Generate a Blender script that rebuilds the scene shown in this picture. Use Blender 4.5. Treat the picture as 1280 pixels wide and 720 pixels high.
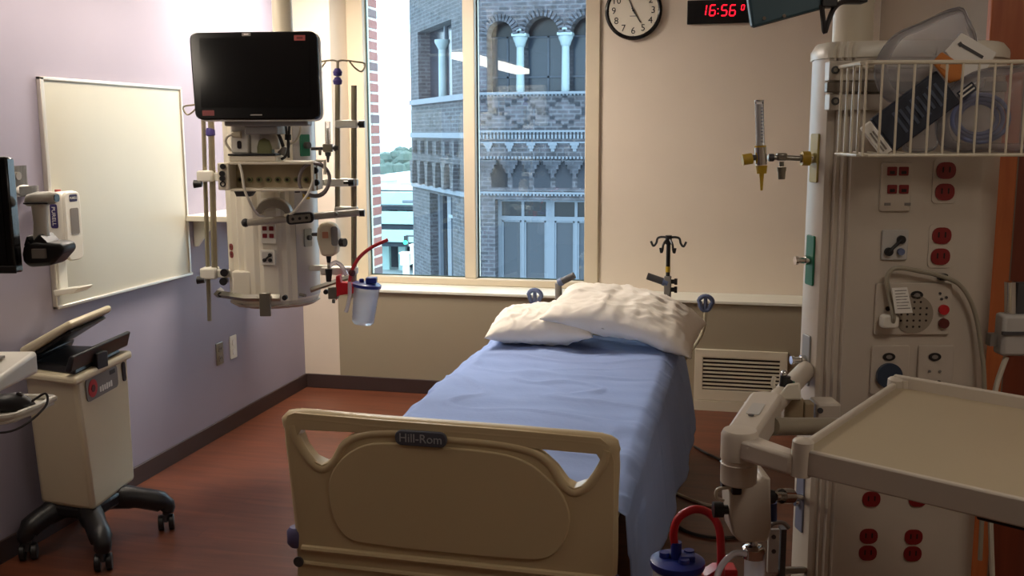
import bpy, bmesh, math, random
from mathutils import Vector as V, Matrix as Mx, noise
from mathutils.geometry import tessellate_polygon
random.seed(4)
for o in list(bpy.data.objects): bpy.data.objects.remove(o)
SC = bpy.context.scene; COL = SC.collection
PI = math.pi

# ---------------------------------------------------------------- camera
F_PX, YAW, PITCH, ROLL = 1256.2, .2285, .1543, -.0035
CAM = V((2.86, -6.1317, 1.7))
fw = V((-math.sin(YAW)*math.cos(PITCH), math.cos(YAW)*math.cos(PITCH), -math.sin(PITCH)))
r0 = V((math.cos(YAW), math.sin(YAW), 0)); u0 = r0.cross(fw)
rt = r0*math.cos(ROLL)+u0*math.sin(ROLL); up = u0*math.cos(ROLL)-r0*math.sin(ROLL)
cd = bpy.data.cameras.new('camera'); cam = bpy.data.objects.new('camera', cd); COL.objects.link(cam)
m = Mx((rt, up, -fw)).transposed().to_4x4(); m.translation = CAM
cam.matrix_world = m; cd.sensor_width = 36; cd.lens = F_PX*36/1280; cd.clip_start = .05; cd.clip_end = 2000
SC.camera = cam
# ---------------------------------------------------------------- world, light, exposure
wd = bpy.data.worlds.new('sky'); SC.world = wd; wd.use_nodes = True
bg = wd.node_tree.nodes['Background']; bg.inputs[0].default_value = (.80, .92, 1, 1); bg.inputs[1].default_value = 7.0
WALL_LIGHT = 13.0      # emission of the long wall lamp over the whiteboard
BED_LIGHT = 64.0       # large ceiling panel by the bed head
FILL_LIGHT = 9.0       # added fill lamp, out of view, to brighten the tray and right column
SC.view_settings.view_transform = 'Standard'; SC.view_settings.look = 'None'
SC.view_settings.exposure = 0.0; SC.view_settings.gamma = 1; SC.view_settings.use_curve_mapping = False

# ---------------------------------------------------------------- coordinate helpers
def W(u, v, x=None, y=None, z=None, pl=None):
    d = fw+rt*((u-640)/F_PX)+up*((360-v)/F_PX)
    if x is not None: t = (x-CAM.x)/d.x
    elif y is not None: t = (y-CAM.y)/d.y
    elif z is not None: t = (z-CAM.z)/d.z
    else: t = (pl[0]-CAM).dot(pl[1])/d.dot(pl[1])
    return CAM+d*t
YF = Mx.Translation((CAM.x, CAM.y, 0)) @ Mx.Rotation(YAW, 4, 'Z')     # frame turned like the service columns
YI = YF.inverted(); HF = V((-math.sin(YAW), math.cos(YAW), 0))
def P(u, v, D): return YI @ W(u, v, pl=(CAM+HF*D, HF))
I4 = Mx.Identity(4)

# ---------------------------------------------------------------- materials
def lin(c):
    return tuple(((x/255)/12.92 if x/255 <= .04045 else ((x/255+.055)/1.055)**2.4) for x in c)
MATS = {}
def mat(name, c, rough=.5, metal=0., noi=None, bump=0., bscale=60., emit=None, spec=.5, sub=0, stretch=None, alpha=None):
    if name in MATS: return MATS[name]
    m = bpy.data.materials.new(name); m.use_nodes = True; nt = m.node_tree; b = nt.nodes['Principled BSDF']
    L = lin(c)
    b.inputs['Base Color'].default_value = (*L, 1); b.inputs['Roughness'].default_value = rough
    b.inputs['Metallic'].default_value = metal; b.inputs['Specular IOR Level'].default_value = spec
    tc = nt.nodes.new('ShaderNodeTexCoord'); mp = nt.nodes.new('ShaderNodeMapping')
    nt.links.new(tc.outputs['Object'], mp.inputs['Vector'])
    if stretch: mp.inputs['Scale'].default_value = stretch
    n = nt.nodes.new('ShaderNodeTexNoise'); nt.links.new(mp.outputs[0], n.inputs['Vector'])
    sc, am = noi if noi else (4, .04)
    n.inputs['Scale'].default_value = sc; n.inputs['Detail'].default_value = 4
    mx = nt.nodes.new('ShaderNodeMix'); mx.data_type = 'RGBA'
    mx.inputs[6].default_value = (*[x*(1-am) for x in L], 1); mx.inputs[7].default_value = (*[min(1, x*(1+am)) for x in L], 1)
    nt.links.new(n.outputs['Fac'], mx.inputs[0]); nt.links.new(mx.outputs[2], b.inputs['Base Color'])
    if bump:
        n2 = nt.nodes.new('ShaderNodeTexNoise'); n2.inputs['Scale'].default_value = bscale; nt.links.new(mp.outputs[0], n2.inputs['Vector'])
        bp = nt.nodes.new('ShaderNodeBump'); bp.inputs['Strength'].default_value = bump; bp.inputs['Distance'].default_value = .01
        nt.links.new(n2.outputs['Fac'], bp.inputs['Height']); nt.links.new(bp.outputs[0], b.inputs['Normal'])
    if emit:
        b.inputs['Emission Color'].default_value = (*L, 1); b.inputs['Emission Strength'].default_value = emit
    MATS[name] = m; return m
def glassy(name, tint=(1, 1, 1), refl=.06, haze=0., hazec=(1, 1, 1), rough=.0):
    if name in MATS: return MATS[name]
    m = bpy.data.materials.new(name); m.use_nodes = True; nt = m.node_tree; nt.nodes.clear()
    out = nt.nodes.new('ShaderNodeOutputMaterial'); tr = nt.nodes.new('ShaderNodeBsdfTransparent'); tr.inputs[0].default_value = (*tint, 1)
    gl = nt.nodes.new('ShaderNodeBsdfGlossy'); gl.inputs['Roughness'].default_value = rough
    mx = nt.nodes.new('ShaderNodeMixShader'); fr = nt.nodes.new('ShaderNodeFresnel'); fr.inputs['IOR'].default_value = 1.5
    mu = nt.nodes.new('ShaderNodeMath'); mu.operation = 'MULTIPLY'; mu.inputs[1].default_value = refl/.04
    nt.links.new(fr.outputs[0], mu.inputs[0]); nt.links.new(mu.outputs[0], mx.inputs[0])
    base = tr.outputs[0]
    if haze:
        df = nt.nodes.new('ShaderNodeBsdfDiffuse'); df.inputs[0].default_value = (*hazec, 1)
        tl = nt.nodes.new('ShaderNodeBsdfTranslucent'); tl.inputs[0].default_value = (*hazec, 1)
        ma = nt.nodes.new('ShaderNodeMixShader'); ma.inputs[0].default_value = .5
        nt.links.new(df.outputs[0], ma.inputs[1]); nt.links.new(tl.outputs[0], ma.inputs[2])
        m2 = nt.nodes.new('ShaderNodeMixShader'); m2.inputs[0].default_value = haze
        nt.links.new(base, m2.inputs[1]); nt.links.new(ma.outputs[0], m2.inputs[2]); base = m2.outputs[0]
    nt.links.new(base, mx.inputs[1]); nt.links.new(gl.outputs[0], mx.inputs[2]); nt.links.new(mx.outputs[0], out.inputs[0])
    MATS[name] = m; return m
def wood(name, c1, c2, rough, scale, stretch, plank=None):
    m = bpy.data.materials.new(name); m.use_nodes = True; nt = m.node_tree; b = nt.nodes['Principled BSDF']
    tc = nt.nodes.new('ShaderNodeTexCoord'); mp = nt.nodes.new('ShaderNodeMapping'); mp.inputs['Scale'].default_value = stretch
    nt.links.new(tc.outputs['Object'], mp.inputs[0])
    n = nt.nodes.new('ShaderNodeTexNoise'); n.inputs['Scale'].default_value = scale; n.inputs['Detail'].default_value = 6; n.inputs['Distortion'].default_value = .6
    nt.links.new(mp.outputs[0], n.inputs[0])
    cr = nt.nodes.new('ShaderNodeValToRGB'); cr.color_ramp.elements[0].position = .3; cr.color_ramp.elements[1].position = .7
    cr.color_ramp.elements[0].color = (*lin(c1), 1); cr.color_ramp.elements[1].color = (*lin(c2), 1)
    nt.links.new(n.outputs['Fac'], cr.inputs[0]); last = cr.outputs[0]
    if plank:
        bk = nt.nodes.new('ShaderNodeTexBrick'); bk.inputs['Scale'].default_value = 1
        bk.inputs['Brick Width'].default_value = plank[0]; bk.inputs['Row Height'].default_value = plank[1]; bk.inputs['Mortar Size'].default_value = .0015
        bk.inputs['Color1'].default_value = (.85, .85, .85, 1); bk.inputs['Color2'].default_value = (1, 1, 1, 1); bk.inputs['Mortar'].default_value = (.6, .6, .6, 1)
        nt.links.new(tc.outputs['Object'], bk.inputs[0])
        mx = nt.nodes.new('ShaderNodeMix'); mx.data_type = 'RGBA'; mx.blend_type = 'MULTIPLY'; mx.inputs[0].default_value = 1
        nt.links.new(last, mx.inputs[6]); nt.links.new(bk.outputs[0], mx.inputs[7]); last = mx.outputs[2]
    nt.links.new(last, b.inputs['Base Color']); b.inputs['Roughness'].default_value = rough
    return m
def brickmat(name, c1, c2, mort, bw, bh, ms=.012, axis='XZ', rough=.9, noisy=.35):
    m = bpy.data.materials.new(name); m.use_nodes = True; nt = m.node_tree; b = nt.nodes['Principled BSDF']
    tc = nt.nodes.new('ShaderNodeTexCoord'); sp = nt.nodes.new('ShaderNodeSeparateXYZ'); cb = nt.nodes.new('ShaderNodeCombineXYZ')
    nt.links.new(tc.outputs['Object'], sp.inputs[0]); nt.links.new(sp.outputs[axis[0]], cb.inputs[0]); nt.links.new(sp.outputs[axis[1]], cb.inputs[1])
    bk = nt.nodes.new('ShaderNodeTexBrick'); bk.inputs['Scale'].default_value = 1; bk.inputs['Brick Width'].default_value = bw
    bk.inputs['Row Height'].default_value = bh; bk.inputs['Mortar Size'].default_value = ms
    bk.inputs['Color1'].default_value = (*lin(c1), 1); bk.inputs['Color2'].default_value = (*lin(c2), 1); bk.inputs['Mortar'].default_value = (*lin(mort), 1)
    nt.links.new(cb.outputs[0], bk.inputs[0])
    n = nt.nodes.new('ShaderNodeTexNoise'); n.inputs['Scale'].default_value = 5; n.inputs['Detail'].default_value = 5; nt.links.new(tc.outputs['Object'], n.inputs[0])
    mr = nt.nodes.new('ShaderNodeMapRange'); mr.inputs[1].default_value = .3; mr.inputs[2].default_value = .7; mr.inputs[3].default_value = 1-noisy; mr.inputs[4].default_value = 1+noisy
    nt.links.new(n.outputs['Fac'], mr.inputs[0])
    mx = nt.nodes.new('ShaderNodeMix'); mx.data_type = 'RGBA'; mx.blend_type = 'MULTIPLY'; mx.inputs[0].default_value = 1
    nt.links.new(bk.outputs[0], mx.inputs[6]); nt.links.new(mr.outputs[0], mx.inputs[7]); nt.links.new(mx.outputs[2], b.inputs['Base Color'])
    b.inputs['Roughness'].default_value = rough
    return m

# ---------------------------------------------------------------- mesh builder
LOC = {}
def frame(d):
    d = V(d).normalized(); a = V((0, 0, 1)) if abs(d.z) < .9 else V((1, 0, 0))
    x = a.cross(d).normalized(); return x, d.cross(x)
def crom(pts, k=6, closed=False):
    pts = [V(p) for p in pts]; n = len(pts); out = []
    rng = range(n) if closed else range(n-1)
    for i in rng:
        g = lambda j: pts[j % n] if closed else pts[max(0, min(n-1, j))]
        a, b, c, d = g(i-1), g(i), g(i+1), g(i+2)
        for s in range(k):
            t = s/k
            out.append(.5*((2*b)+(c-a)*t+(2*a-5*b+4*c-d)*t*t+(3*b-a-3*c+d)*t**3))
    if not closed: out.append(pts[-1])
    return out
class MB:
    def __init__(s, M=I4): s.v = []; s.f = []; s.M = M
    def add(s, vs, fs):
        o = len(s.v); s.v += [s.M @ V(p) for p in vs]; s.f += [[i+o for i in f] for f in fs]; return s
    def box(s, a, b, R=None):
        a, b = V(a), V(b); c = (a+b)/2; h = (b-a)/2
        vs = [V((x, y, z)) for x in (-h.x, h.x) for y in (-h.y, h.y) for z in (-h.z, h.z)]
        if R is not None: vs = [R @ p for p in vs]
        return s.add([p+c for p in vs], [(0, 1, 3, 2), (4, 6, 7, 5), (0, 4, 5, 1), (2, 3, 7, 6), (0, 2, 6, 4), (1, 5, 7, 3)])
    def cb(s, c, sz, R=None): c, h = V(c), V(sz)/2; return s.box(c-h, c+h, R)
    def cyl(s, p0, p1, r, r1=None, n=16):
        p0, p1 = V(p0), V(p1); r1 = r if r1 is None else r1; x, y = frame(p1-p0)
        vs = []
        for p, q in ((p0, r), (p1, r1)):
            vs += [p+(x*math.cos(2*PI*i/n)+y*math.sin(2*PI*i/n))*q for i in range(n)]
        fs = [(i, (i+1) % n, n+(i+1) % n, n+i) for i in range(n)]+[tuple(range(n))[::-1], tuple(range(n, 2*n))]
        return s.add(vs, fs)
    def tube(s, pts, r, n=8, closed=False):
        pts = [V(p) for p in pts]; k = len(pts); rr = r if isinstance(r, (list, tuple)) else [r]*k
        vs = []; x = None
        for i, p in enumerate(pts):
            a = pts[(i-1) % k] if (closed or i) else p; b = pts[(i+1) % k] if (closed or i < k-1) else p
            d = (b-a).normalized()
            if x is None: x, y = frame(d)
            else:
                x = (x-d*x.dot(d)).normalized(); y = d.cross(x)
            vs += [p+(x*math.cos(2*PI*j/n)+y*math.sin(2*PI*j/n))*rr[i] for j in range(n)]
        fs = []
        for i in range(k if closed else k-1):
            for j in range(n):
                fs.append((i*n+j, i*n+(j+1) % n, ((i+1) % k)*n+(j+1) % n, ((i+1) % k)*n+j))
        if not closed: fs += [tuple(range(n))[::-1], tuple(range((k-1)*n, k*n))]
        return s.add(vs, fs)
    def lathe(s, c, prof, n=24, axis=(0, 0, 1)):
        c = V(c); ax = V(axis).normalized(); x, y = frame(ax); vs = []; k = len(prof)
        for r, z in prof: vs += [c+ax*z+(x*math.cos(2*PI*i/n)+y*math.sin(2*PI*i/n))*max(r, 1e-4) for i in range(n)]
        fs = [(i*n+j, i*n+(j+1) % n, (i+1)*n+(j+1) % n, (i+1)*n+j) for i in range(k-1) for j in range(n)]
        fs += [tuple(range(n))[::-1], tuple(range((k-1)*n, k*n))]
        return s.add(vs, fs)
    def sph(s, c, r, n=12):
        r = V(r) if hasattr(r, '__len__') else V((r, r, r)); c = V(c); vs = []; k = n//2+1
        for i in range(k):
            a = PI*i/(k-1)
            vs += [c+V((r.x*max(math.sin(a), 1e-3)*math.cos(2*PI*j/n), r.y*max(math.sin(a), 1e-3)*math.sin(2*PI*j/n), r.z*math.cos(a))) for j in range(n)]
        fs = [(i*n+j, (i+1)*n+j, (i+1)*n+(j+1) % n, i*n+(j+1) % n) for i in range(k-1) for j in range(n)]
        return s.add(vs, fs)
    def prism(s, loops, o, ux, uy, t):
        """loops: outer 2D polygon or [outer, hole, ...]; spans ux, uy at o; thick t along ux x uy"""
        if not hasattr(loops[0][0], '__len__'): loops = [loops]
        o, ux, uy = V(o), V(ux), V(uy); nn = ux.cross(uy).normalized()*t
        flat = [p for l in loops for p in l]; n = len(flat)
        A = [o+ux*p[0]+uy*p[1] for p in flat]; vs = A+[p+nn for p in A]
        if len(loops) == 1 : fs = [tuple(range(n))[::-1], tuple(range(n, 2*n))]
        else:
            tr = tessellate_polygon([[V((p[0], p[1], 0)) for p in l] for l in loops])
            fs = [tuple(f) for f in tr]+[tuple(i+n for i in f) for f in tr]
        k = 0
        for l in loops:
            q = len(l)
            fs += [(k+i, k+(i+1) % q, n+k+(i+1) % q, n+k+i) for i in range(q)]; k += q
        return s.add(vs, fs)
    def loft(s, rings, cap=True):
        n = len(rings[0]); vs = [p for r in rings for p in r]
        fs = [(i*n+j, i*n+(j+1) % n, (i+1)*n+(j+1) % n, (i+1)*n+j) for i in range(len(rings)-1) for j in range(n)]
        if cap: fs += [tuple(range(n))[::-1], tuple(range((len(rings)-1)*n, len(rings)*n))]
        return s.add(vs, fs)
    def grid(s, fn, nu, nv):
        vs = [fn(i/nu, j/nv) for i in range(nu+1) for j in range(nv+1)]
        return s.add(vs, [(i*(nv+1)+j, (i+1)*(nv+1)+j, (i+1)*(nv+1)+j+1, i*(nv+1)+j+1) for i in range(nu) for j in range(nv)])
    def text(s, txt, h, o, ux, uy, t=.001, align='CENTER'):
        cu = bpy.data.curves.new('t', 'FONT'); cu.body = txt; cu.size = h; cu.align_x = align; cu.align_y = 'CENTER'; cu.extrude = t/2
        cu.resolution_u = 3
        ob = bpy.data.objects.new('t', cu); COL.objects.link(ob)
        me = bpy.data.meshes.new_from_object(ob.evaluated_get(bpy.context.evaluated_depsgraph_get()))
        o, ux, uy = V(o), V(ux).normalized(), V(uy).normalized(); nn = ux.cross(uy)
        s.add([o+ux*p.co.x+uy*p.co.y+nn*p.co.z for p in me.vertices], [tuple(f.vertices) for f in me.polygons])
        bpy.data.objects.remove(ob); bpy.data.curves.remove(cu); bpy.data.meshes.remove(me); return s
    def build(s, name, mt, parent=None, label=None, cat=None, group=None, kind=None, bevel=0, seg=2, sm=40, subd=0, solid=0, norm=True):
        if parent is not None: loc = LOC[parent]
        else:
            lo = [min(p[i] for p in s.v) for i in range(3)]; hi = [max(p[i] for p in s.v) for i in range(3)]
            loc = V(((lo[0]+hi[0])/2, (lo[1]+hi[1])/2, lo[2]))
        me = bpy.data.meshes.new(name); me.from_pydata([p-loc for p in s.v], [], s.f)
        if norm:
            bm = bmesh.new(); bm.from_mesh(me); bmesh.ops.recalc_face_normals(bm, faces=bm.faces); bm.to_mesh(me); bm.free()
        me.polygons.foreach_set('use_smooth', [True]*len(me.polygons)); me.set_sharp_from_angle(angle=math.radians(sm)); me.update()
        me.materials.append(MATS[mt] if isinstance(mt, str) else mt)
        o = bpy.data.objects.new(name, me); COL.objects.link(o); LOC[o] = loc
        if parent is not None: o.parent = parent
        else: o.location = loc
        if bevel:
            b = o.modifiers.new('bevel', 'BEVEL'); b.width = bevel; b.segments = seg; b.limit_method = 'ANGLE'; b.angle_limit = math.radians(40); b.use_clamp_overlap = True
        if subd:
            b = o.modifiers.new('sub', 'SUBSURF'); b.levels = subd; b.render_levels = subd
        if solid:
            b = o.modifiers.new('solid', 'SOLIDIFY'); b.thickness = solid; b.offset = -1
        tag(o, label, cat, group, kind); return o
def tag(o, label=None, cat=None, group=None, kind=None):
    for k, v in (('label', label), ('category', cat), ('group', group), ('kind', kind)):
        if v: o[k] = v
def thing(name, label, cat, loc, group=None, kind=None, M=None):
    o = bpy.data.objects.new(name, None); COL.objects.link(o); o.empty_display_size = .1
    loc = V(loc) if M is None else M @ V(loc)
    o.location = loc; LOC[o] = loc; tag(o, label, cat, group, kind); return o
def copies(o, pts, parent):
    """copies of a built piece, sharing its mesh, moved by each offset"""
    for p in pts:
        c = o.copy(); COL.objects.link(c); c.parent = parent; c.location = o.location+V(p); LOC[c] = LOC[o]
def rrect(w, h, r, n=5, cx=0, cy=0):
    out = []
    for sx, sy, a in ((1, 1, 0), (-1, 1, 90), (-1, -1, 180), (1, -1, 270)):
        for i in range(n+1):
            t = math.radians(a+90*i/n); out.append((cx+sx*(w/2-r)+r*math.cos(t), cy+sy*(h/2-r)+r*math.sin(t)))
    return out
X, Y, Z = V((1, 0, 0)), V((0, 1, 0)), V((0, 0, 1))
def lerp(a, b, t): return a+(b-a)*t

# materials palette
mat('wall_lilac', (152, 145, 160), .75, bump=.05, bscale=300); mat('wall_beige', (222, 208, 190), .75, bump=.05, bscale=300)
mat('wall_dark_beige', (154, 142, 120), .75, bump=.05, bscale=300); mat('ceiling_white', (225, 222, 215), .85)
mat('base_brown', (62, 46, 44), .5); mat('frame_cream', (208, 194, 170), .45); mat('sill_white', (226, 224, 210), .45)
mat('board_white', (192, 187, 170), .32, spec=.3); mat('alu', (205, 198, 188), .35, .6)
mat('white_plastic', (228, 224, 212), .4); mat('cream_plastic', (214, 202, 172), .42); mat('cream_metal', (216, 206, 184), .38)
mat('column_cream', (226, 218, 200), .38); mat('black_plastic', (24, 23, 25), .4); mat('black_gloss', (9, 9, 11), .18)
mat('screen', (14, 14, 15), .12); mat('grey_plastic', (132, 126, 120), .45); mat('dark_grey', (70, 68, 70), .5)
mat('steel', (150, 146, 136), .3, .85); mat('pole_steel', (150, 140, 118), .35, .5); mat('chrome', (215, 213, 210), .12, 1)
mat('red_plastic', (128, 22, 24), .4); mat('bright_red', (190, 26, 36), .4); mat('green_plate', (30, 112, 82), .5); mat('yellow_plastic', (196, 160, 40), .45)
mat('purple', (62, 50, 120), .45); mat('blue_lid', (28, 44, 128), .35); mat('badge_grey', (80, 84, 96), .5); mat('badge_text', (170, 172, 178), .5)
mat('bed_beige', (206, 186, 146), .42); mat('sheet_blue', (142, 162, 208), .9, noi=(3, .06), bump=.12, bscale=40); mat('pillow_white', (242, 234, 222), .9, noi=(3, .05), bump=.15, bscale=30)
mat('bluegrey', (92, 104, 138), .45); mat('bumper', (96, 92, 132), .5); mat('mattress_blue', (60, 70, 110), .7)
mat('cable_white', (214, 206, 188), .5); mat('cable_dark', (46, 42, 42), .5); mat('paper', (236, 232, 224), .8); mat('teal_back', (58, 88, 100), .45)
mat('orange_print', (200, 120, 50), .6); mat('navy_pack', (34, 40, 56), .5); mat('slot_dark', (36, 24, 22), .8); mat('olive', (120, 122, 80), .5)
mat('led_red', (255, 18, 40), .5, emit=3.0); mat('pink_print', (178, 84, 80), .6)
glassy('window_glass', (.80, .90, .95), .06); glassy('clear_plastic', (.93, .93, .93), .05, .22); glassy('canister_clear', (.96, .97, .98), .025, .3, (.95, .95, 1))
glassy('bag_clear', (.95, .95, .96), .025, .22, (.85, .85, .9), .35); glassy('tube_clear', (.9, .88, .9), .06, .45, (.95, .9, .92))
FLOOR_M = wood('floor_wood', (92, 50, 33), (117, 66, 44), .38, 2.2, (1.2, 9, 9), (1.2, .1)); DOOR_M = wood('door_wood', (168, 86, 44), (196, 112, 62), .4, 3, (9, 9, .8)); LEAF_M = wood('leaf_wood', (112, 50, 32), (138, 66, 42), .4, 3, (9, 9, .8))

# ================================================================ ROOM
def st(mb, name, mt, parent=None, **k): return mb.build(name, mt, parent, kind='structure', **k)
YU = .30; ZL = .684; XR = 3.6; YE = -2.6; ZC = 2.78
st(MB().box((-.15, -8.2, -.1), (5.0, .45, 0)), 'floor', FLOOR_M)
st(MB().box((-.15, -8.2, ZC), (5.0, .45, ZC+.1)), 'ceiling', 'ceiling_white')
st(MB().box((-.15, -8.2, 0), (0, .45, ZC)), 'wall_left', 'wall_lilac')
xr = W(743.5, 200, y=YU).x; xl = .25
wb = MB().box((0, 0, 0), (xl, .45, ZC)).box((xr, YU, ZL), (XR+.1, .45, ZC)).box((xl, YU, 2.66), (xr, .45, ZC))
st(wb, 'wall_back', 'wall_beige')
st(MB().box((xl, .004, 0), (XR, .45, ZL-.02)), 'wall_under_window', 'wall_dark_beige')
st(MB().box((xl, -.012, ZL-.02), (XR, YU+.0, ZL)), 'trim_1', 'sill_white', bevel=.004)
st(MB().box((XR, YE, 0), (XR+.11, YU, ZC)).box((XR+.05, YE+.13, 0), (5.0, .45, ZC)), 'wall_right', mat('wall_taupe', (130, 116, 100), .75))
st(MB().box((XR+.12, YE, 2.3), (4.9, YE+.12, ZC)).box((4.55, YE, 0), (4.9, YE+.12, 2.3)).box((4.9, -8.2, 0), (5, YE+.12, ZC)), 'wall_side', 'wall_beige')
st(MB().box((-.15, -8.3, 0), (5.0, -8.2, ZC)), 'wall_rear', 'wall_beige')
st(MB().box((0, -8.2, 0), (.012, 0, .0933)), 'baseboard_left', 'base_brown', bevel=.003)
st(MB().box((.012, -.012, 0), (2.5, 0.004, .0933)), 'baseboard_back', 'base_brown', bevel=.003)
# wooden door and its jamb
dj = MB().box((XR-.01, YE-.03, 0), (XR+.1, YE+.02, 2.38)).box((4.5, YE-.03, 0), (4.6, YE+.02, 2.38)).box((XR-.01, YE-.03, 2.28), (4.6, YE+.02, 2.38))
st(dj, 'trim_2', DOOR_M, bevel=.006)
d1 = thing('door_1', 'orange brown wooden door in its frame behind the service column', None, (4.05, YE, 0), kind='structure')
lo = [(XR+.1, .01), (4.5, .01), (4.5, 2.28), (XR+.1, 2.28)]
MB().prism([lo, [(XR+.16, 1.5), (XR+.16, 2.15), (XR+.34, 2.15), (XR+.34, 1.5)]], (0, YE+.06, 0), X, Z, .045).build('leaf', LEAF_M, d1, bevel=.002)
MB().box((XR+.16, YE+.03, 1.5), (XR+.34, YE+.036, 2.15)).build('pane', mat('pink_glass', (216, 170, 150), .35), d1)
MB().tube(crom([(4.42, YE+.02, 1.0), (4.42, YE-.04, 1.0), (4.36, YE-.045, 1.0), (4.3, YE-.04, 1.0)], 4), .01, 8).build('handle', 'chrome', d1)

# window: frame pieces and two panes
wn = thing('window_1', None, None, ((xl+xr)/2, YU, ZL), kind='structure')
X1, X2 = W(436, 200, y=YU).x, W(459, 200, y=YU).x; X3, X4 = W(581, 200, y=YU).x, W(595.5, 200, y=YU).x; X5 = W(731.5, 200, y=YU).x
ZB = W(520, 345.5, y=YU).z; ZT = 2.6
def bar(n, a, b): return MB().box(a, b).build(n, 'frame_cream', wn, bevel=.006)
bar('stile', (xl, YU-.03, ZL), (X2, YU+.09, ZT+.06)); bar('mullion', (X3, YU-.03, ZB), (X4, YU+.09, ZT)); bar('stile', (X5, YU-.02, ZL), (xr+.03, YU+.09, ZT+.06))
bar('rail', (X2, YU-.03, ZL), (X5, YU+.09, ZB)); bar('rail', (X2, YU-.03, ZT), (X5, YU+.09, ZT+.06))
for a, b in ((X2, X3), (X4, X5)):
    MB().box((a, YU+.04, ZB), (b, YU+.046, ZT)).build('pane', 'window_glass', wn)
    g = MB(); t = .007
    g.box((a, YU+.028, ZB), (a+t, YU+.04, ZT)).box((b-t, YU+.028, ZB), (b, YU+.04, ZT)).box((a, YU+.028, ZB), (b, YU+.04, ZB+t)).box((a, YU+.028, ZT-t), (b, YU+.04, ZT))
    g.build('gasket', mat('gasket_green', (40, 66, 62), .5), wn)

# ventilation grille under the window
a, b = W(873, 436, y=0), W(985, 441, y=0); vx0, vx1, vz1, vz0 = a.x, b.x, .383, .085
vg = thing('vent_grille', 'long beige wall vent with dark gaps between slats, beside the bed', 'vent', ((vx0+vx1)/2, 0, vz0))
MB().prism([[(vx0-.02, vz0-.02), (vx1, vz0-.02), (vx1, vz1), (vx0-.02, vz1)], [(vx0+.03, vz0+.045), (vx0+.03, vz1-.05), (vx1-.045, vz1-.05), (vx1-.045, vz0+.045)]], (0, .004, 0), X, Z, .016).build('frame', 'cream_metal', vg, bevel=.003)
MB().box((vx0+.03, .002, vz0+.045), (vx1-.045, .0045, vz1-.05)).build('cavity', 'slot_dark', vg)
n = 9; sl = MB().box((vx0+.02, -.010, vz0+.052), (vx1-.03, .002, vz0+.063)).build('slat', 'cream_metal', vg)
copies(sl, [(0, 0, (vz1-vz0-.105)/(n-1)*i) for i in range(1, n)], vg)
MB().box((vx0-.02, -.02, 0), (vx1+.4, .004, .062)).build('baseboard_right', 'cream_metal', kind='structure')

# ================================================================ OUTSIDE
ext = thing('wall_exterior', None, None, (0, .45, -3), kind='structure')
xb = W(464, 200, y=.40).x; y2 = W(475.5, 200, x=xb).y
MB().box((-1.2, .452, -3), (xb-.004, y2-.002, 5)).build('mortar', mat('mortar', (206, 198, 190), .9), ext)
MB().box((xb-.3, .40, -3), (xb-.006, .452, 5)).build('jamb', mat('mortar', (206, 198, 190), .9), ext)
ch = .0705; bm1 = mat('brick_red', (150, 92, 82), .9, noi=(30, .25)); bm2 = mat('brick_grey', (104, 84, 84), .9, noi=(30, .25))
b1 = MB().box((xb-.1, .405, .0), (xb, y2, ch-.016)).build('brick', bm1, ext, bevel=.003)
b2 = MB().box((xb-.1, .405, .0), (xb, y2, ch-.016)).build('brick', bm2, ext, bevel=.003)
for i in range(1, 40):
    c = (b2 if i % 5 == 0 else b1).copy(); COL.objects.link(c); c.parent = ext; c.location = (random.uniform(-.002, .002), 0, i*ch)
b2.location = (0, 0, 40*ch)

# ---- the brick building across the street
YB = 14.0
BR = brickmat('tower_brick', (46, 46, 52), (66, 62, 68), (76, 76, 82), .24, .085, .014)
BRd = brickmat('tower_brick_dark', (40, 42, 50), (54, 54, 62), (66, 68, 76), .24, .085, .014)
STN = mat('tower_stone', (122, 134, 138), .8, noi=(6, .1)); GLS = mat('tower_glass', (34, 40, 50), .2, spec=.35); GLd = mat('tower_glass_dark', (14, 17, 24), .2, spec=.25)
FRM = mat('tower_frame', (88, 94, 104), .6)
tw = thing('brick_tower', 'ornate grey brick building with arched windows and stone colonnettes outside the window', 'building', (-1, YB, -9))
def B(u, v): return W(u, v, y=YB)
def zb(v): return B(660, v).z
C = B(588, 200); cx = C.x; RX = 3.2
z_sill, z_low, z_spr = zb(118), zb(250), zb(43); z_top = zb(-160)
zg = -9
MB().box((cx, YB, z_low), (RX, YB+.5, z_sill)).build('spandrel', BR, tw)
MB().box((cx+.3, YB+.55, zg), (RX, YB+.7, z_top)).build('back_wall', BRd, tw)
# upper arcade: wall with arched openings, colonnettes
ax0, asp = B(649, 60).x, B(706, 60).x-B(649, 60).x
bot = [(cx, z_spr), (cx+.36, z_spr)]
cols = [ax0+asp*i for i in range(0, 5)]
edges = [(cx+.36, ax0-.1)]+[(ax0+asp*i+.1, ax0+asp*(i+1)-.1) for i in range(4)]
for (p, q) in edges:
    r = (q-p)/2; c0 = (p+q)/2
    bot += [(c0-r*math.cos(PI*k/12), z_spr+r*math.sin(PI*k/12)) for k in range(13)]
poly = bot+[(RX, z_spr), (RX, z_top), (cx, z_top)]
MB().prism(poly, (0, YB+.5, 0), X, Z, .5).build('arcade_wall', BR, tw, norm=True)
for (p, q) in edges:      # brick voussoirs round each arch
    r = (q-p)/2+.05; c0 = (p+q)/2; vm = MB()
    for k in range(15):
        a = PI*(k+.5)/15; Rm = Mx.Rotation(PI/2-a, 3, 'Y')
        vm.cb((c0-r*math.cos(a)*-1, YB-.02, z_spr+r*math.sin(a)), (.05, .08, .14), Rm)
    vm.build('arch_ring', BRd, tw)
MB().box((cx, YB, z_sill), (cx+.36, YB+.5, z_spr)).build('pier', BR, tw)
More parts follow.
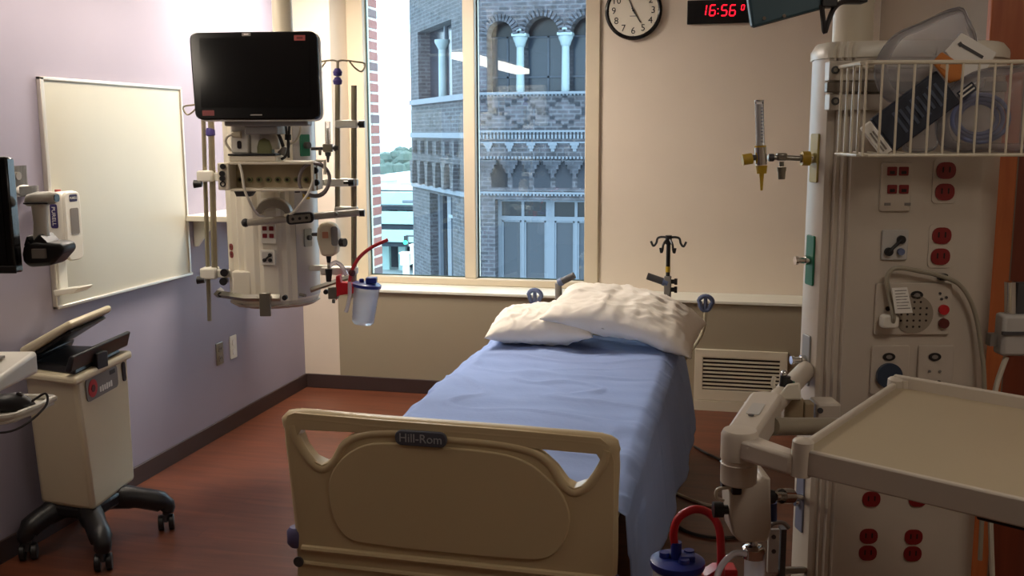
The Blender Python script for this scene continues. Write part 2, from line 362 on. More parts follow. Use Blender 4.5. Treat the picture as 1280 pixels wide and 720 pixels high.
for i, c in enumerate(cols):
    sh = MB().cyl((c, YB+.1, z_sill), (c, YB+.1, zb(56)), .085, .075, 14).build('colonnette', STN, tw)
    MB().lathe((c, YB+.1, zb(58)), [(.078, 0), (.1, .02), (.11, .07), (.15, .16), (.15, .2)], 12).build('capital', STN, sh)
    MB().box((c-.15, YB-.06, zb(45)), (c+.15, YB+.26, zb(41.5))).build('abacus', STN, sh); MB().box((c-.05, YB-.05, zb(41.5)), (c+.05, YB+.02, zb(35))).build('block', STN, sh)
    MB().box((c-.11, YB-.01, z_sill), (c+.11, YB+.21, z_sill+.06)).build('base', STN, sh)
for (p, q) in edges:
    w = MB().box((p, YB+.45, z_sill), (q, YB+.47, z_spr+.5)).build('window', GLS, tw)
    f = MB(); mxx = (p+q)/2+.05
    f.box((mxx-.02, YB+.42, z_sill), (mxx+.02, YB+.45, z_spr+.4)).box((p, YB+.42, zb(95)-.02), (q, YB+.45, zb(95)+.02)).box((p, YB+.42, z_sill), (q, YB+.45, z_sill+.06)).box((p, YB+.42, z_spr-.03), (q, YB+.45, z_spr+.02))
    f.build('window_frame', mat('tower_frame_dark', (48, 54, 66), .6), w)
    MB().box((p, YB+.40, z_spr+.0), (q, YB+.44, z_spr+.5)).build('blind_head', GLd, w)
# bands of dentils (too small to pick apart)
def dent(z, h, step, dep, n0=0, name='dentil_band', mt=FRM):
    d = MB(); x = cx+.05; 
    while x < RX: d.box((x, YB-dep, z), (x+step*.55, YB+.01, z+h)); x += step
    d.build(name, mt, tw, kind='stuff')
for v, h in ((120, .07), (167, .07), (173.5, .09), (198.5, .05), (244.5, .06)): dent(zb(v), h, .075, .05)
for v, h, d in ((116.5, .05, .1), (164, .04, .07), (178, .03, .05), (241, .04, .06)):
    MB().box((cx-.03, YB-d, zb(v)-h/2), (RX, YB, zb(v)+h/2)).build('string_course', FRM, tw)
cs = B(637.5, 200).x-B(611, 200).x; c0 = B(611, 200).x; co = MB(); 
for k in range(4):
    w = .36-.095*k; co.cb((c0, YB-.06+.012*k, zb(203)-.085*k), (w, .13-.02*k, .085))
cob = co.build('corbel', BRd, tw); copies(cob, [(cs*i, 0, 0) for i in range(1, 11)], tw)
cu = MB()
for k in range(3): cu.cb((c0, YB-.035+.006*k, zb(180)-.06*k), (.18-.055*k, .07-.012*k, .06))
cub = cu.build('corbel', FRM, tw); copies(cub, [(cs*i, 0, 0) for i in range(1, 11)], tw)
ap = MB()
ap.prism([(-.17, -.3), (.17, -.3), (.17, .02), (.1, .16), (0, .24), (-.1, .16), (-.17, .02)], (c0+cs/2, YB+.006, zb(216)), X, Z, .012)
apb = ap.build('arch_recess', mat('recess_brick', (36, 38, 46), .9), tw); copies(apb, [(cs*i, 0, 0) for i in range(10)], tw)
# diaper pattern of dark bricks on the spandrel (flat brickwork, proud by a few millimetres)
dp = MB()
for i in range(-3, 40):
    for j in range(9):
        xx = cx+.1+i*.13; zz = zb(163)+.05+j*.085
        if xx < cx or xx > RX-.1: continue
        if (i+j) % 7 == 0 or (i-j) % 7 == 0: dp.box((xx, YB-.01, zz), (xx+.1, YB+.01, zz+.06))
dp.build('diaper_brick', mat('dark_brick', (28, 30, 38), .9), tw, kind='stuff')
# lower windows
pr = B(619, 300).x
MB().box((cx, YB, zg), (pr, YB+.5, z_low)).build('pier', BR, tw)
x = pr
for i in range(3):
    w0 = x; w1 = x+1.12; zt = z_low; z2 = zb(277)
    w = MB().box((w0, YB+.32, zb(470)), (w1, YB+.34, zt)).build('window', GLS, tw); f = MB()
    for q0, q1 in ((0, .08), (.5, .56), (1.02, 1.12)): f.box((w0+q0, YB+.26, zb(470)), (w0+q1, YB+.33, zt))
    f.box((w0, YB+.25, z2), (w1, YB+.33, z2+.09)).box((w0, YB+.25, zt-.05), (w1, YB+.33, zt)); f.build('window_frame', FRM, w)
    MB().box((w0+.08, YB+.30, z2+.09), (w0+1.02, YB+.315, zt-.05)).build('transom_pane', GLd, w)
    for q0, q1 in ((.08, .5), (.56, 1.02)):
        g = MB(); zz = zb(470); t = .035
        g.box((w0+q0, YB+.28, zz), (w0+q0+t, YB+.32, z2)).box((w0+q1-t, YB+.28, zz), (w0+q1, YB+.32, z2)).box((w0+q0, YB+.28, z2-t), (w0+q1, YB+.32, z2)); g.build('sash', FRM, w)
    x = w1
MB().box((x, YB, zg), (RX, YB+.5, z_low)).build('pier', BR, tw); MB().box((cx, YB, zg), (RX, YB+.5, zb(470))).build('spandrel', BR, tw)
# canted side of the tower
ang = math.radians(58); ld = V((-math.cos(ang), math.sin(ang), 0)); ln = V((-math.sin(ang), -math.cos(ang), 0))
Lo = V((cx, YB, 0)); LP = (Lo, ln)
def S(u, v): p = W(u, v, pl=LP); return (p-Lo).dot(ld), p.z
LW = S(517, 150)[0]
LF = Mx((ld, ln*-1, Z)).transposed().to_4x4(); LF.translation = Lo     # local: along, inward, up
BL = brickmat('tower_side_brick', (44, 45, 50), (62, 61, 66), (76, 77, 82), .24, .085, .014)
def sbox(s0, s1, z0, z1, d0=0, d1=.4): return MB(LF).box((s0, d0, z0), (s1, d1, z1))
zs = lambda v: S(548, v)[1]
u0_, u1_ = S(565, 90)[0], S(523, 90)[0]
sbox(0, LW, zs(243), zs(125)).build('side_spandrel', BL, tw); sbox(0, LW, zs(30), z_top).build('side_wall', BL, tw)
sbox(0, u0_, zs(125), zs(30)).build('side_pier', BL, tw); sbox(u1_, LW, zs(125), zs(30)).build('side_pier', BL, tw)
w = sbox(u0_, u1_, zs(125), zs(30), .3, .32).build('side_window', GLS, tw)
sbox((u0_+u1_)/2-.05, (u0_+u1_)/2+.05, zs(125), zs(30), .25, .3).build('window_frame', FRM, w)
c = S(548, 90)[0]; sh = MB(LF).cyl((c, .1, zs(125)), (c, .1, zs(62)), .1, .09, 12).build('colonnette', STN, tw)
MB(LF).lathe((c, .1, zs(62)), [(.09, 0), (.12, .06), (.18, .16), (.18, .22)], 12).build('capital', STN, sh)
for v, h, d in ((125, .06, .1), (169, .06, .08), (236, .05, .08)): sbox(-.02, LW+.05, zs(v)-h, zs(v)+h, -d, 0).build('string_course', FRM, tw)
s0 = MB(LF); a, b = S(572, 220)[0], S(521, 220)[0]; st_ = (b-a)/5
for i in range(6):
    q = MB(LF).prism([(-.1, zs(234)), (.1, zs(234)), (.13, zs(210)), (.2, zs(203)), (-.2, zs(203)), (-.13, zs(210))], (a+i*st_, -.0, 0), X, Z, .14).build('corbel_rib', BL, tw)
    MB(LF).cb((a+i*st_, -.05, zs(185)), (.14, .1, .3)).build('corbel', BL, tw)
sbox(a, b, zs(233), zs(205), -.01, .0).build('recess_panel', mat('recess_brick', (36, 38, 46), .9), tw)
l0, l1 = S(566, 300)[0], S(538, 300)[0]
sbox(0, l0, zg, zs(243)).build('side_pier', BL, tw); sbox(l1, LW, zg, zs(243)).build('side_pier', BL, tw); sbox(l0, l1, zg, zs(470)).build('side_spandrel', BL, tw)
w = sbox(l0, l1, zs(470), zs(243), .28, .3).build('side_window', GLd, tw)
for q in (.0, .42, .5, .92):
    sbox(lerp(l0, l1, q), lerp(l0, l1, q+.08), zs(470), zs(243), .2, .28).build('window_frame', FRM, w)
sbox(l0, lerp(l0, l1, .5), zs(271), zs(267), .18, .28).build('window_frame', STN, w)
MB(LF).box((LW, .0, zg), (LW+.25, 3, z_top)).build('side_return', BL, tw)
# ---- parking garage, street, far city
gr = MB().box((-260, 1.2, -7.8), (60, 500, -7.5)).build('ground', mat('street', (150, 160, 160), .9), kind='structure')
YG = 55.0
ga, gb_ = W(440, 250, y=YG).x, W(560, 250, y=YG).x
pk = thing('parking_garage', 'pale green parking garage with dark open decks beyond the brick tower', 'building', ((ga+gb_)/2, YG, -7.5))
zq = lambda v: W(500, v, y=YG).z
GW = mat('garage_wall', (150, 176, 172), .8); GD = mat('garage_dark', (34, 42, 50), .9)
for v0, v1 in ((240, 256), (264.5, 280.5), (287.5, 303)):
    MB().box((ga, YG, zq(v1)), (gb_, YG+.5, zq(v0))).build('deck_wall', GW, pk, bevel=.05)
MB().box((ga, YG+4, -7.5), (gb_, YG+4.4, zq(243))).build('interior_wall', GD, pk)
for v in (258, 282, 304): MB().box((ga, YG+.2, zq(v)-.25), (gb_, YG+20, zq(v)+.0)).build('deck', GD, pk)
pp = MB().box((ga+1, YG+2.6, -7.5), (ga+1.5, YG+3.0, zq(244))).build('pillar', GW, pk); copies(pp, [((gb_-ga-3)/3*i, 0, 0) for i in range(1, 4)], pk)
MB().box((ga, YG+20, -7.5), (gb_, YG+20.4, zq(241))).build('rear_wall', GW, pk)
# far pale buildings in the city
fb = [(462, 484, 226, 240, 80), (486, 512, 222, 241, 92), (500, 530, 229, 241, 75), (470, 500, 214, 226, 130), (503, 528, 210, 224, 150), (478, 492, 203, 214, 190), (494, 524, 199, 209, 230), (470, 486, 190, 200, 300), (506, 522, 184, 195, 330), (488, 503, 187, 195, 360)]
tones = ['low white building with flat roof just above the parking garage, left', 'low white building with flat roof just above the parking garage, middle', 'pale flat roofed building above the parking garage beside the tower', 'long pale roof in the second row above the garage, left', 'pale building in the second row above the garage, beside the tower', 'small pale building among the trees, left', 'wide pale building among the trees beside the tower', 'tiny hazy building at the horizon, left', 'tiny hazy building at the horizon beside the tower', 'tiny hazy building at the horizon, middle']
for i, (u_0, u_1, v0, v1, yy) in enumerate(fb):
    p, q = W(u_0, v0, y=yy), W(u_1, v1, y=yy); t = thing('city_building', tones[i], 'building', ((p.x+q.x)/2, yy, -7.5), 'far city buildings')
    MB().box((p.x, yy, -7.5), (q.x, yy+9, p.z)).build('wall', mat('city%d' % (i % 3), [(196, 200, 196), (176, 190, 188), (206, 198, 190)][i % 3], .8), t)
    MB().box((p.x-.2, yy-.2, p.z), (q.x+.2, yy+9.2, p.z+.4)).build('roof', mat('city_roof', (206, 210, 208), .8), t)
    k = max(2, int((q.x-p.x)/2.2)); wq = MB().box((p.x+.5, yy-.05, p.z-1.9), (p.x+1.7, yy+.05, p.z-.8)).build('window', mat('city_window', (80, 110, 116), .4), t)
    copies(wq, [((q.x-p.x-2.2)/(k-1)*j, 0, 0) for j in range(1, k)], t)
hills = MB()
pts = [(-330, 0), (-330, 20)]+[(-330+i*20, 19+3*noise.noise(V((i*.37, 1, 0)))+(i*.1)) for i in range(1, 20)]+[(60, 0)]
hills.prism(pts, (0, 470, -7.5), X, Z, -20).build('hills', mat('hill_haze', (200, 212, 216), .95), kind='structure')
trs = [(484, 212, 112, 2.2), (497, 209, 118, 2.2), (511, 209, 122, 1.9), (478, 203, 170, 2.6), (505, 201, 215, 2.6), (516, 205, 165, 2.3), (489, 196, 240, 3.0), (512, 192, 280, 2.8)]
for i, (u, v, yy, r) in enumerate(trs):
    p = W(u, v, y=yy); t = thing('city_tree', ['leafy green tree nearest behind the garage roof, left', 'leafy green tree behind the garage, second from left', 'leafy green tree behind the garage close to the tower', 'smaller green tree by the brick pier, farther back', 'green tree half way to the horizon, middle', 'green tree half way to the horizon by the tower', 'hazy green tree near the horizon, left', 'hazy green tree near the horizon, right'][i], 'tree', (p.x, yy, -7.5), 'far trees')
    cr = MB()
    for k in range(9):
        o = V((random.uniform(-1, 1), random.uniform(-.6, .6), random.uniform(-.5, .5)))*r
        cr.sph(p+o, r*random.uniform(.35, .6), 8)
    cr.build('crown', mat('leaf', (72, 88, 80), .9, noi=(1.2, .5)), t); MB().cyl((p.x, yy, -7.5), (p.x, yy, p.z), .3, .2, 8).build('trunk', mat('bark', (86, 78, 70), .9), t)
ys = 42.0
p = W(522.5, 345, y=ys); q = W(522, 258, y=ys); a = W(514, 252, y=ys)
sl_ = thing('street_lamp', 'thin grey street lamp with curved arm in front of the parking garage', 'street lamp', (p.x, ys, -7.5))
MB().cyl((p.x, ys, -7.5), q, .09, .06, 8).build('pole', FRM, sl_); MB().tube(crom([q, q+V((-.08, 0, .25)), a], 5), .05, 6).build('arm', FRM, sl_); MB().cb(a+V((-.15, 0, 0)), (.6, .25, .15)).build('lamp_head', FRM, sl_, bevel=.04)
a = W(507, 303, y=45); tl = thing('traffic_light', 'traffic light showing green hanging below the garage deck', 'traffic light', (a.x, 45, -7.5))
MB().cyl((a.x+.5, 45.1, -7.5), (a.x+.5, 45.1, a.z+.4), .07, .06, 8).cyl((a.x+.5, 45.1, a.z+.35), (a.x, 45.1, a.z+.35), .05, .05, 8).build('pole', 'dark_grey', tl); MB().box((a.x-.1, 45, a.z-.15), (a.x+.1, 45.2, a.z+.35)).build('housing', 'black_plastic', tl)
MB().cyl((a.x, 45, a.z), (a.x, 44.92, a.z), .11, .11, 12).build('green_lens', mat('green_light', (40, 240, 150), .4, emit=4), tl)
for i, (u, v0, v1, lb) in enumerate(((505.5, 318, 332, 'white utility cabinet standing on the street pavement'), (518, 308, 330, 'tall white box standing on the street by the lamp'))):
    a, b = W(u, v0, y=44), W(u, v1, y=44); k = MB().box((a.x-.25, 44, b.z), (a.x+.25, 44.5, a.z)).box((a.x-.3, 43.95, a.z), (a.x+.3, 44.55, a.z+.1)).box((a.x-.15, 44.1, -7.5), (a.x+.15, 44.4, b.z)); k.build('street_cabinet', 'white_plastic', label=lb, cat='cabinet', bevel=.03)

# ================================================================ LAMPS
wl = thing('wall_lamp', 'long fluorescent lamp on brackets high on the lilac wall above the whiteboard', 'lamp', (.4, -3.4, 2.33))
MB().box((.31, -4.32, 2.385), (.49, -1.78, 2.41)).build('housing', 'white_plastic', wl, bevel=.01)
MB().box((.32, -4.3, 2.33), (.48, -1.8, 2.385)).build('diffuser', mat('lamp_warm', (255, 240, 220), .5, emit=WALL_LIGHT), wl)
for y in (-2.2, -3.1, -4.0): MB().box((0, y-.02, 2.386), (.315, y+.02, 2.408)).build('bracket', 'white_plastic', wl)
for i, (x, y, hx, hy, em) in enumerate(((.62, -.9, .3, .3, BED_LIGHT), (3.9, -4.7, .3, .3, FILL_LIGHT))):  # second panel is an added fill lamp for the right foreground
    t = thing('ceiling_light', ['square recessed ceiling light in the window corner', 'added square ceiling fill light, out of view, brightening the tray and right column'][i], 'lamp', (x, y, ZC-.03), 'ceiling lights')
    MB().prism([[(-hx-.04, -hy-.04), (hx+.04, -hy-.04), (hx+.04, hy+.04), (-hx-.04, hy+.04)], [(-hx, -hy), (-hx, hy), (hx, hy), (hx, -hy)]], (x, y, ZC-.02), X, Y, .02).build('frame', 'white_plastic', t)
    MB().box((x-hx, y-hy, ZC-.012), (x+hx, y+hy, ZC-.004)).build('diffuser', mat('lamp_ceiling%d' % i, (255, 243, 228), .5, emit=em), t)

# ================================================================ LEFT WALL
wy0, wy1, wz0, wz1 = -2.468, -1.393, .959, 1.932
wbd = thing('whiteboard', 'large blank whiteboard with thin pale frame on the lilac wall', 'whiteboard', (0, (wy0+wy1)/2, wz0))
MB().box((.001, wy0+.01, wz0+.01), (.014, wy1-.01, wz1-.01)).build('panel', 'board_white', wbd)
for a, b in (((0, wy0, wz0), (.022, wy0+.022, wz1)), ((0, wy1-.014, wz0), (.022, wy1, wz1)), ((0, wy0, wz1-.014), (.022, wy1, wz1)), ((0, wy0, wz0), (.03, wy1, wz0+.014))):
    MB().box(a, b).build('frame_rail', 'alu', wbd, bevel=.003)
# hand sanitizer dispenser
dy0, dy1 = -2.50, -2.385
ds = thing('sanitizer_dispenser', 'white wall mounted hand sanitizer dispenser with grey window and drip tray', 'dispenser', (.02, -2.44, 1.03))
MB().prism([(.022, 1.18), (.06, 1.165), (.085, 1.2), (.105, 1.28), (.105, 1.44), (.09, 1.462), (.022, 1.455)], (0, dy1, 0), X, Z, dy1-dy0).build('body', 'white_plastic', ds, bevel=.012, seg=3)
MB().prism(rrect(.105, .29, .03, 5, 0, 0), (.098, (dy0+dy1)/2, 1.315), Y, Z, .016).build('front_cover', 'white_plastic', ds, bevel=.006)
fr = MB().prism(rrect(.052, .11, .008), (.112, (dy0+dy1)/2+.005, 1.335), Y, Z, .004).build('level_window', mat('window_grey', (128, 122, 118), .3), ds)
MB().prism(rrect(.05, .03, .006), (.112, (dy0+dy1)/2+.005, 1.432), Y, Z, .003).build('front_logo', mat('logo_dark', (44, 40, 80), .4), ds)
MB().text('PURELL', .014, (.1155, (dy0+dy1)/2+.005, 1.432), Y, Z, .001).build('logo_text', 'paper', ds)
MB().prism(rrect(.034, .1, .008), (.065, dy0-.001, 1.36), X, Z, .002).build('side_logo', mat('logo_purple', (52, 42, 96), .4), ds)
MB().text('PURELL', .024, (.065, dy0-.004, 1.36), V((.0, 0, -1)), V((1, 0, 0)), .001).build('logo_text', 'paper', ds)
MB().box((.023, dy0+.03, 1.035), (.03, dy1-.02, 1.2)).box((.03, dy0+.035, 1.03), (.04, dy1-.025, 1.18)).build('stand_back', 'white_plastic', ds, bevel=.004)
MB().prism([(.024, 1.045), (.03, 1.02), (.12, 1.035), (.15, 1.055), (.15, 1.062), (.03, 1.045)], (0, dy1-.01, 0), X, Z, dy1-dy0-.02).build('drip_tray', 'white_plastic', ds, bevel=.004)
MB().cyl((.06, -2.46, 1.458), (.06, -2.46, 1.468), .012).build('lock', 'pink_print', ds)
# clear bracket left of the whiteboard
a = W(29, 226, x=.03); cbk = thing('clear_bracket', 'small clear plastic holder on the lilac wall behind the dark computer screen', 'holder', (0, a.y, a.z-.06))
MB().box((0, a.y-.07, a.z-.06), (.003, a.y+.06, a.z+.06)).build('back_plate', 'clear_plastic', cbk); MB().box((.003, a.y-.06, a.z-.06), (.06, a.y+.05, a.z-.055)).box((.057, a.y-.06, a.z-.06), (.06, a.y+.05, a.z-.02)).build('lip', 'clear_plastic', cbk)
MB().cyl((.003, a.y-.01, a.z+.02), (.02, a.y-.01, a.z+.02), .016).build('knob', 'grey_plastic', cbk); MB().sph((.03, a.y, a.z-.035), (.022, .04, .02)).build('tissue', 'paper', cbk)
# outlet and switch
for k, (u, v0, v1, lb, nm) in enumerate(((274, 428, 456, 'metal wall outlet plate with two dark sockets on the lilac wall', 'wall_outlet'), (291, 419, 448, 'white wall plate with two pale inserts beside the metal outlet', 'wall_plate'))):
    a, b = W(u, v0, x=0), W(u, v1, x=0); yc, zc = (a.y+b.y)/2, (a.z+b.z)/2; h = a.z-b.z
    t = thing(nm, lb, 'outlet', (0, yc, b.z)); MB().prism(rrect(.075, h, .006), (0, yc, zc), Y, Z, .006).build('plate', 'white_plastic' if k else 'steel', t, bevel=.002)
    for s in (-1, 1):
        ins = MB().prism(rrect(.034, .036, .012), (.006, yc, zc+s*.027), Y, Z, .004).build('socket', 'paper' if k else 'grey_plastic', t)
        if not k: MB().box((.0101, yc-.01, zc+s*.027-.004), (.0112, yc-.006, zc+s*.027+.008)).box((.0101, yc+.006, zc+s*.027-.004), (.0112, yc+.01, zc+s*.027+.008)).build('slot', 'black_plastic', ins)
# white shelf beyond the whiteboard
sf = thing('wall_shelf', 'white shelf board on the lilac wall beyond the whiteboard', 'shelf', (.14, -1.1, 1.2))
MB().box((0, -1.41, 1.243), (.31, -.75, 1.272)).build('board', 'white_plastic', sf, bevel=.003)
for y in (-1.3, -.85): MB().prism([(0, 1.10), (.02, 1.10), (.12, 1.225), (.12, 1.243), (0, 1.243)], (0, y, 0), X, Z, .02).build('bracket', 'sill_white', sf, bevel=.003)

# ================================================================ WASTE CART
def wc():
    t = thing('waste_cart', 'tall cream disposal bin with open lid on black wheeled base by the wall', 'bin', (.25, -2.6, 0))
    bot = [V((.357, -2.77, .2)), V((.30, -2.40, .2)), V((.03, -2.43, .2)), V((.085, -2.74, .2))]
    top = [V((.375, -2.85, .765)), V((.30, -2.40, .765)), V((.03, -2.43, .765)), V((.105, -2.80, .765))]
    def ins(q, d): c = sum(q, V())/4; return [p+(c-p).normalized()*d for p in q]
    MB().loft([bot, [lerp(a, b, .5) for a, b in zip(bot, top)], top]).build('body', 'cream_plastic', t, bevel=.022, seg=3)
    c = sum(top, V())/4
    rm = [p+(p-c).normalized()*.022 for p in top]
    MB().loft([[p-Z*.022 for p in rm], [p+Z*.012 for p in rm]]).build('rim', 'cream_plastic', t, bevel=.012, seg=3)
    MB().loft([[p+Z*.010 for p in ins(top, .03)], [p+Z*.04 for p in ins(top, .045)]]).build('inner_tray', 'black_plastic', t, bevel=.008)
    # label and slot on the front (side facing the room)
    nx = (top[1]-top[0]); ed = (nx-Z*nx.z).normalized(); upv = (lerp(top[0], top[1], .5)-lerp(bot[0], bot[1], .5)).normalized(); nn = ed.cross(upv).normalized()
    mid = lerp(lerp(bot[0], bot[1], .44), lerp(top[0], top[1], .44), .885)
    lb = MB().prism(rrect(.27, .095, .02), mid+nn*.001, ed, upv, .004).build('label_plate', mat('label_grey', (120, 114, 112), .5), t)
    MB().cyl(mid+ed*-.085+nn*.004, mid+ed*-.085+nn*.007, .036, n=24).build('red_badge', 'bright_red', lb)
    MB().cyl(mid+ed*-.085+nn*.007, mid+ed*-.085+nn*.009, .015, n=16).build('badge_centre', mat('badge_dark', (90, 20, 26), .5), lb)
    q = MB()
    for k in range(6): q.prism(rrect(.014, .022+.004*(k % 2), .003), mid+nn*.0045+ed*(-.022+.019*k)-upv*.02, ed, upv, .001)
    q.build('lettering', 'paper', lb)
    MB().prism(rrect(.05, .018, .005), mid+nn*.0045+ed*.09+upv*.026, ed, upv, .001).build('latch_mark', 'black_plastic', lb)
    sm_ = lerp(lerp(bot[0], bot[1], .88), lerp(top[0], top[1], .88), .885)
    MB().prism(rrect(.028, .085, .013), sm_+nn*.001, ed, upv, .004).build('handle_slot', 'slot_dark', t)
    # black flap bar along the front, lid standing open
    a, b = rm[0]+Z*.03, rm[1]+Z*.03
    MB().loft([[a+V((-.02, 0, 0)), b+V((-.02, 0, 0)), b+V((.0, 0, .065)), a+V((.0, .0, .065))], [a+V((-.05, 0, 0)), b+V((-.05, 0, 0)), b+V((-.02, 0, .067)), a+V((-.02, 0, .067))]]).build('flap', 'black_plastic', t, bevel=.006)
    MB().box((.33, -2.69, .765), (.36, -2.62, .83)).build('clip', 'black_plastic', t, bevel=.004)
    h0, h1 = top[3]+V((.0, 0, .06)), top[2]+V((.0, 0, .06)); dv = V((.25, -.02, .14))
    th = V((-.02, 0, .035))
    MB().loft([[h0, h1, h1+dv, h0+dv], [h0+th, h1+th, h1+dv+th*.7, h0+dv+th*.7]]).build('lid', 'cream_plastic', t, bevel=.014, seg=3)
    k = V((.012, 0, -.012)); MB().loft([[lerp(h0, h1, .08)+k, lerp(h0, h1, .92)+k, lerp(h0, h1, .92)+k+dv*.86, lerp(h0, h1, .08)+k+dv*.86], [lerp(h0, h1, .08)+k*.1, lerp(h0, h1, .92)+k*.1, lerp(h0, h1, .92)+dv*.86+k*.1, lerp(h0, h1, .08)+dv*.86+k*.1]]).build('lid_liner', 'black_plastic', t, bevel=.004)
    MB().loft([[h0-Z*.07, h1-Z*.07, h1+V((.04, 0, .0)), h0+V((.04, 0, 0))], [h0-Z*.07-X*.02, h1-Z*.07-X*.02, h1-X*.02, h0-X*.02]]).build('hinge', 'black_plastic', t, bevel=.005)
    # black base with four curved legs and casters
    bs = MB().box((.11, -2.75, .15), (.33, -2.46, .205)).build('base', 'black_plastic', t, bevel=.015)
    for (x, y) in ((.457, -2.43), (.06, -2.40), (.442, -2.85), (.086, -2.83)):
        ctr = V((.2+.3*(x-.25), -2.61+.3*(y+2.61), .175)); e = V((x, y, .085))
        lg = MB().tube(crom([ctr, lerp(ctr, e, .5)+Z*.03, e+Z*.035, e+Z*.0], 5), [.05]*5+[.045]*5+[.034]*5+[.028], 10).build('leg', 'black_plastic', t)
        c = MB(); dx = V((.018, .01, 0))
        for s in (-1, 1): c.cyl(V((x, y, .034))+dx*s*.5, V((x, y, .034))+dx*s*1.6, .034, n=18)
        c.build('caster', 'black_plastic', lg, bevel=.004)
        MB().cyl((x, y, .05), (x, y, .09), .014).cb((x, y, .055), (.03, .04, .03)).build('fork', 'dark_grey', lg)
wc()

# ================================================================ COMPUTER CART at the left edge
def computer_cart():
    D = 2.72
    c = P(-150, 600, D); t = thing('computer_cart', 'white wheeled computer stand with pull out mouse tray at the left edge', 'cart', (c.x, D, 0), M=YF)
    e = P(47, 470, D-.12); tz = P(20, 452, D).z
    x1 = P(47, 440, D+.15).x; x0 = x1-.48
    z1 = P(46, 438, D+.15).z; z0 = P(30, 500, D-.15).z
    MB(YF).prism([(D-.22, z0), (D-.22, z1-.045), (D+.15, z1), (D+.15, z0)], (x0, 0, 0), Y, Z, x1-x0).build('work_unit', 'white_plastic', t, bevel=.015, seg=3)
    MB(YF).box((x1-.1, D+.05, z1-.006), (x1-.06, D+.08, z1+.001)).build('vent_slot', 'grey_plastic', t)
    MB(YF).box((x0+.05, D-.235, z0+.03), (x1-.06, D-.215, z0+.045)).build('drawer_lip', 'alu', t, bevel=.004)
    # mouse tray
    tc = P(10, 512, D-.32); tc.x = P(51, 508, D-.28).x-.086; tr = crom([(tc.x-.3, D-.2, tc.z), (tc.x+.05, D-.2, tc.z), (tc.x+.086, D-.24, tc.z), (tc.x+.075, D-.33, tc.z), (tc.x+.02, D-.40, tc.z), (tc.x-.3, D-.42, tc.z)], 4)
    MB(YF).prism([(p.x, p.y) for p in tr], (0, 0, tc.z-.018), X, Y, .012).build('mouse_tray', 'white_plastic', t, bevel=.004)
    MB(YF).tube([p for p in tr], .008, 8).build('tray_rim', 'white_plastic', t)
    cx_ = x0+.1
    MB(YF).box((cx_-.06, D-.02, .15), (cx_+.06, D+.1, z0+.02)).build('post', 'alu', t, bevel=.01)
    bs = MB(YF).box((cx_-.2, D-.18, .09), (cx_+.2, D+.2, .15)).build('base', 'white_plastic', t, bevel=.02)
    for sx in (-1, 1):
        for sy in (-1, 1):
            q = V((cx_+sx*.17, D+.01+sy*.16, .04)); MB(YF).cyl(q-X*.02, q+X*.02, .04, n=16).cyl(q, q+Z*.06, .012).build('caster', 'black_plastic', t)
    MB(YF).tube([(x0+.1, D+.1, z1-.02), (x0+.1, D+.1, z1+.35)], .02, 10).build('screen_post', 'dark_grey', t)
    return t, tc, D
CC, TCC, CD = computer_cart()
def side_screen():
    D = 2.72; a, b = P(18, 197, D), P(30, 340, D-.03); w = .5
    t = thing('computer_screen', 'black flat computer screen cut off by the left picture edge', 'screen', (b.x-.25, D, b.z), M=YF)
    R = Mx.Rotation(math.radians(-5), 3, 'X')
    ux = V((1, 0, 0)); uy = V((a.x-b.x, .03, a.z-b.z)); h = uy.length; uy.normalize()
    MB(YF).prism([(-w, 0), (0, 0), (0, h), (-w, h)], b, ux, uy, .045).build('bezel', 'black_gloss', t, bevel=.006)
    MB(YF).prism([(-w+.02, .028), (-.02, .028), (-.02, h-.02), (-w+.02, h-.02)], b+V((0, -.0, 0))+ux.cross(uy)*.046, ux, uy, .001).build('display', 'screen', t)
    MB(YF).prism([(-w-.0, -.002), (.004, -.002), (.004, .018), (-w, .018)], b+ux.cross(uy)*.0455, ux, uy, .004).build('lower_lip', 'black_plastic', t, bevel=.002)
side_screen()
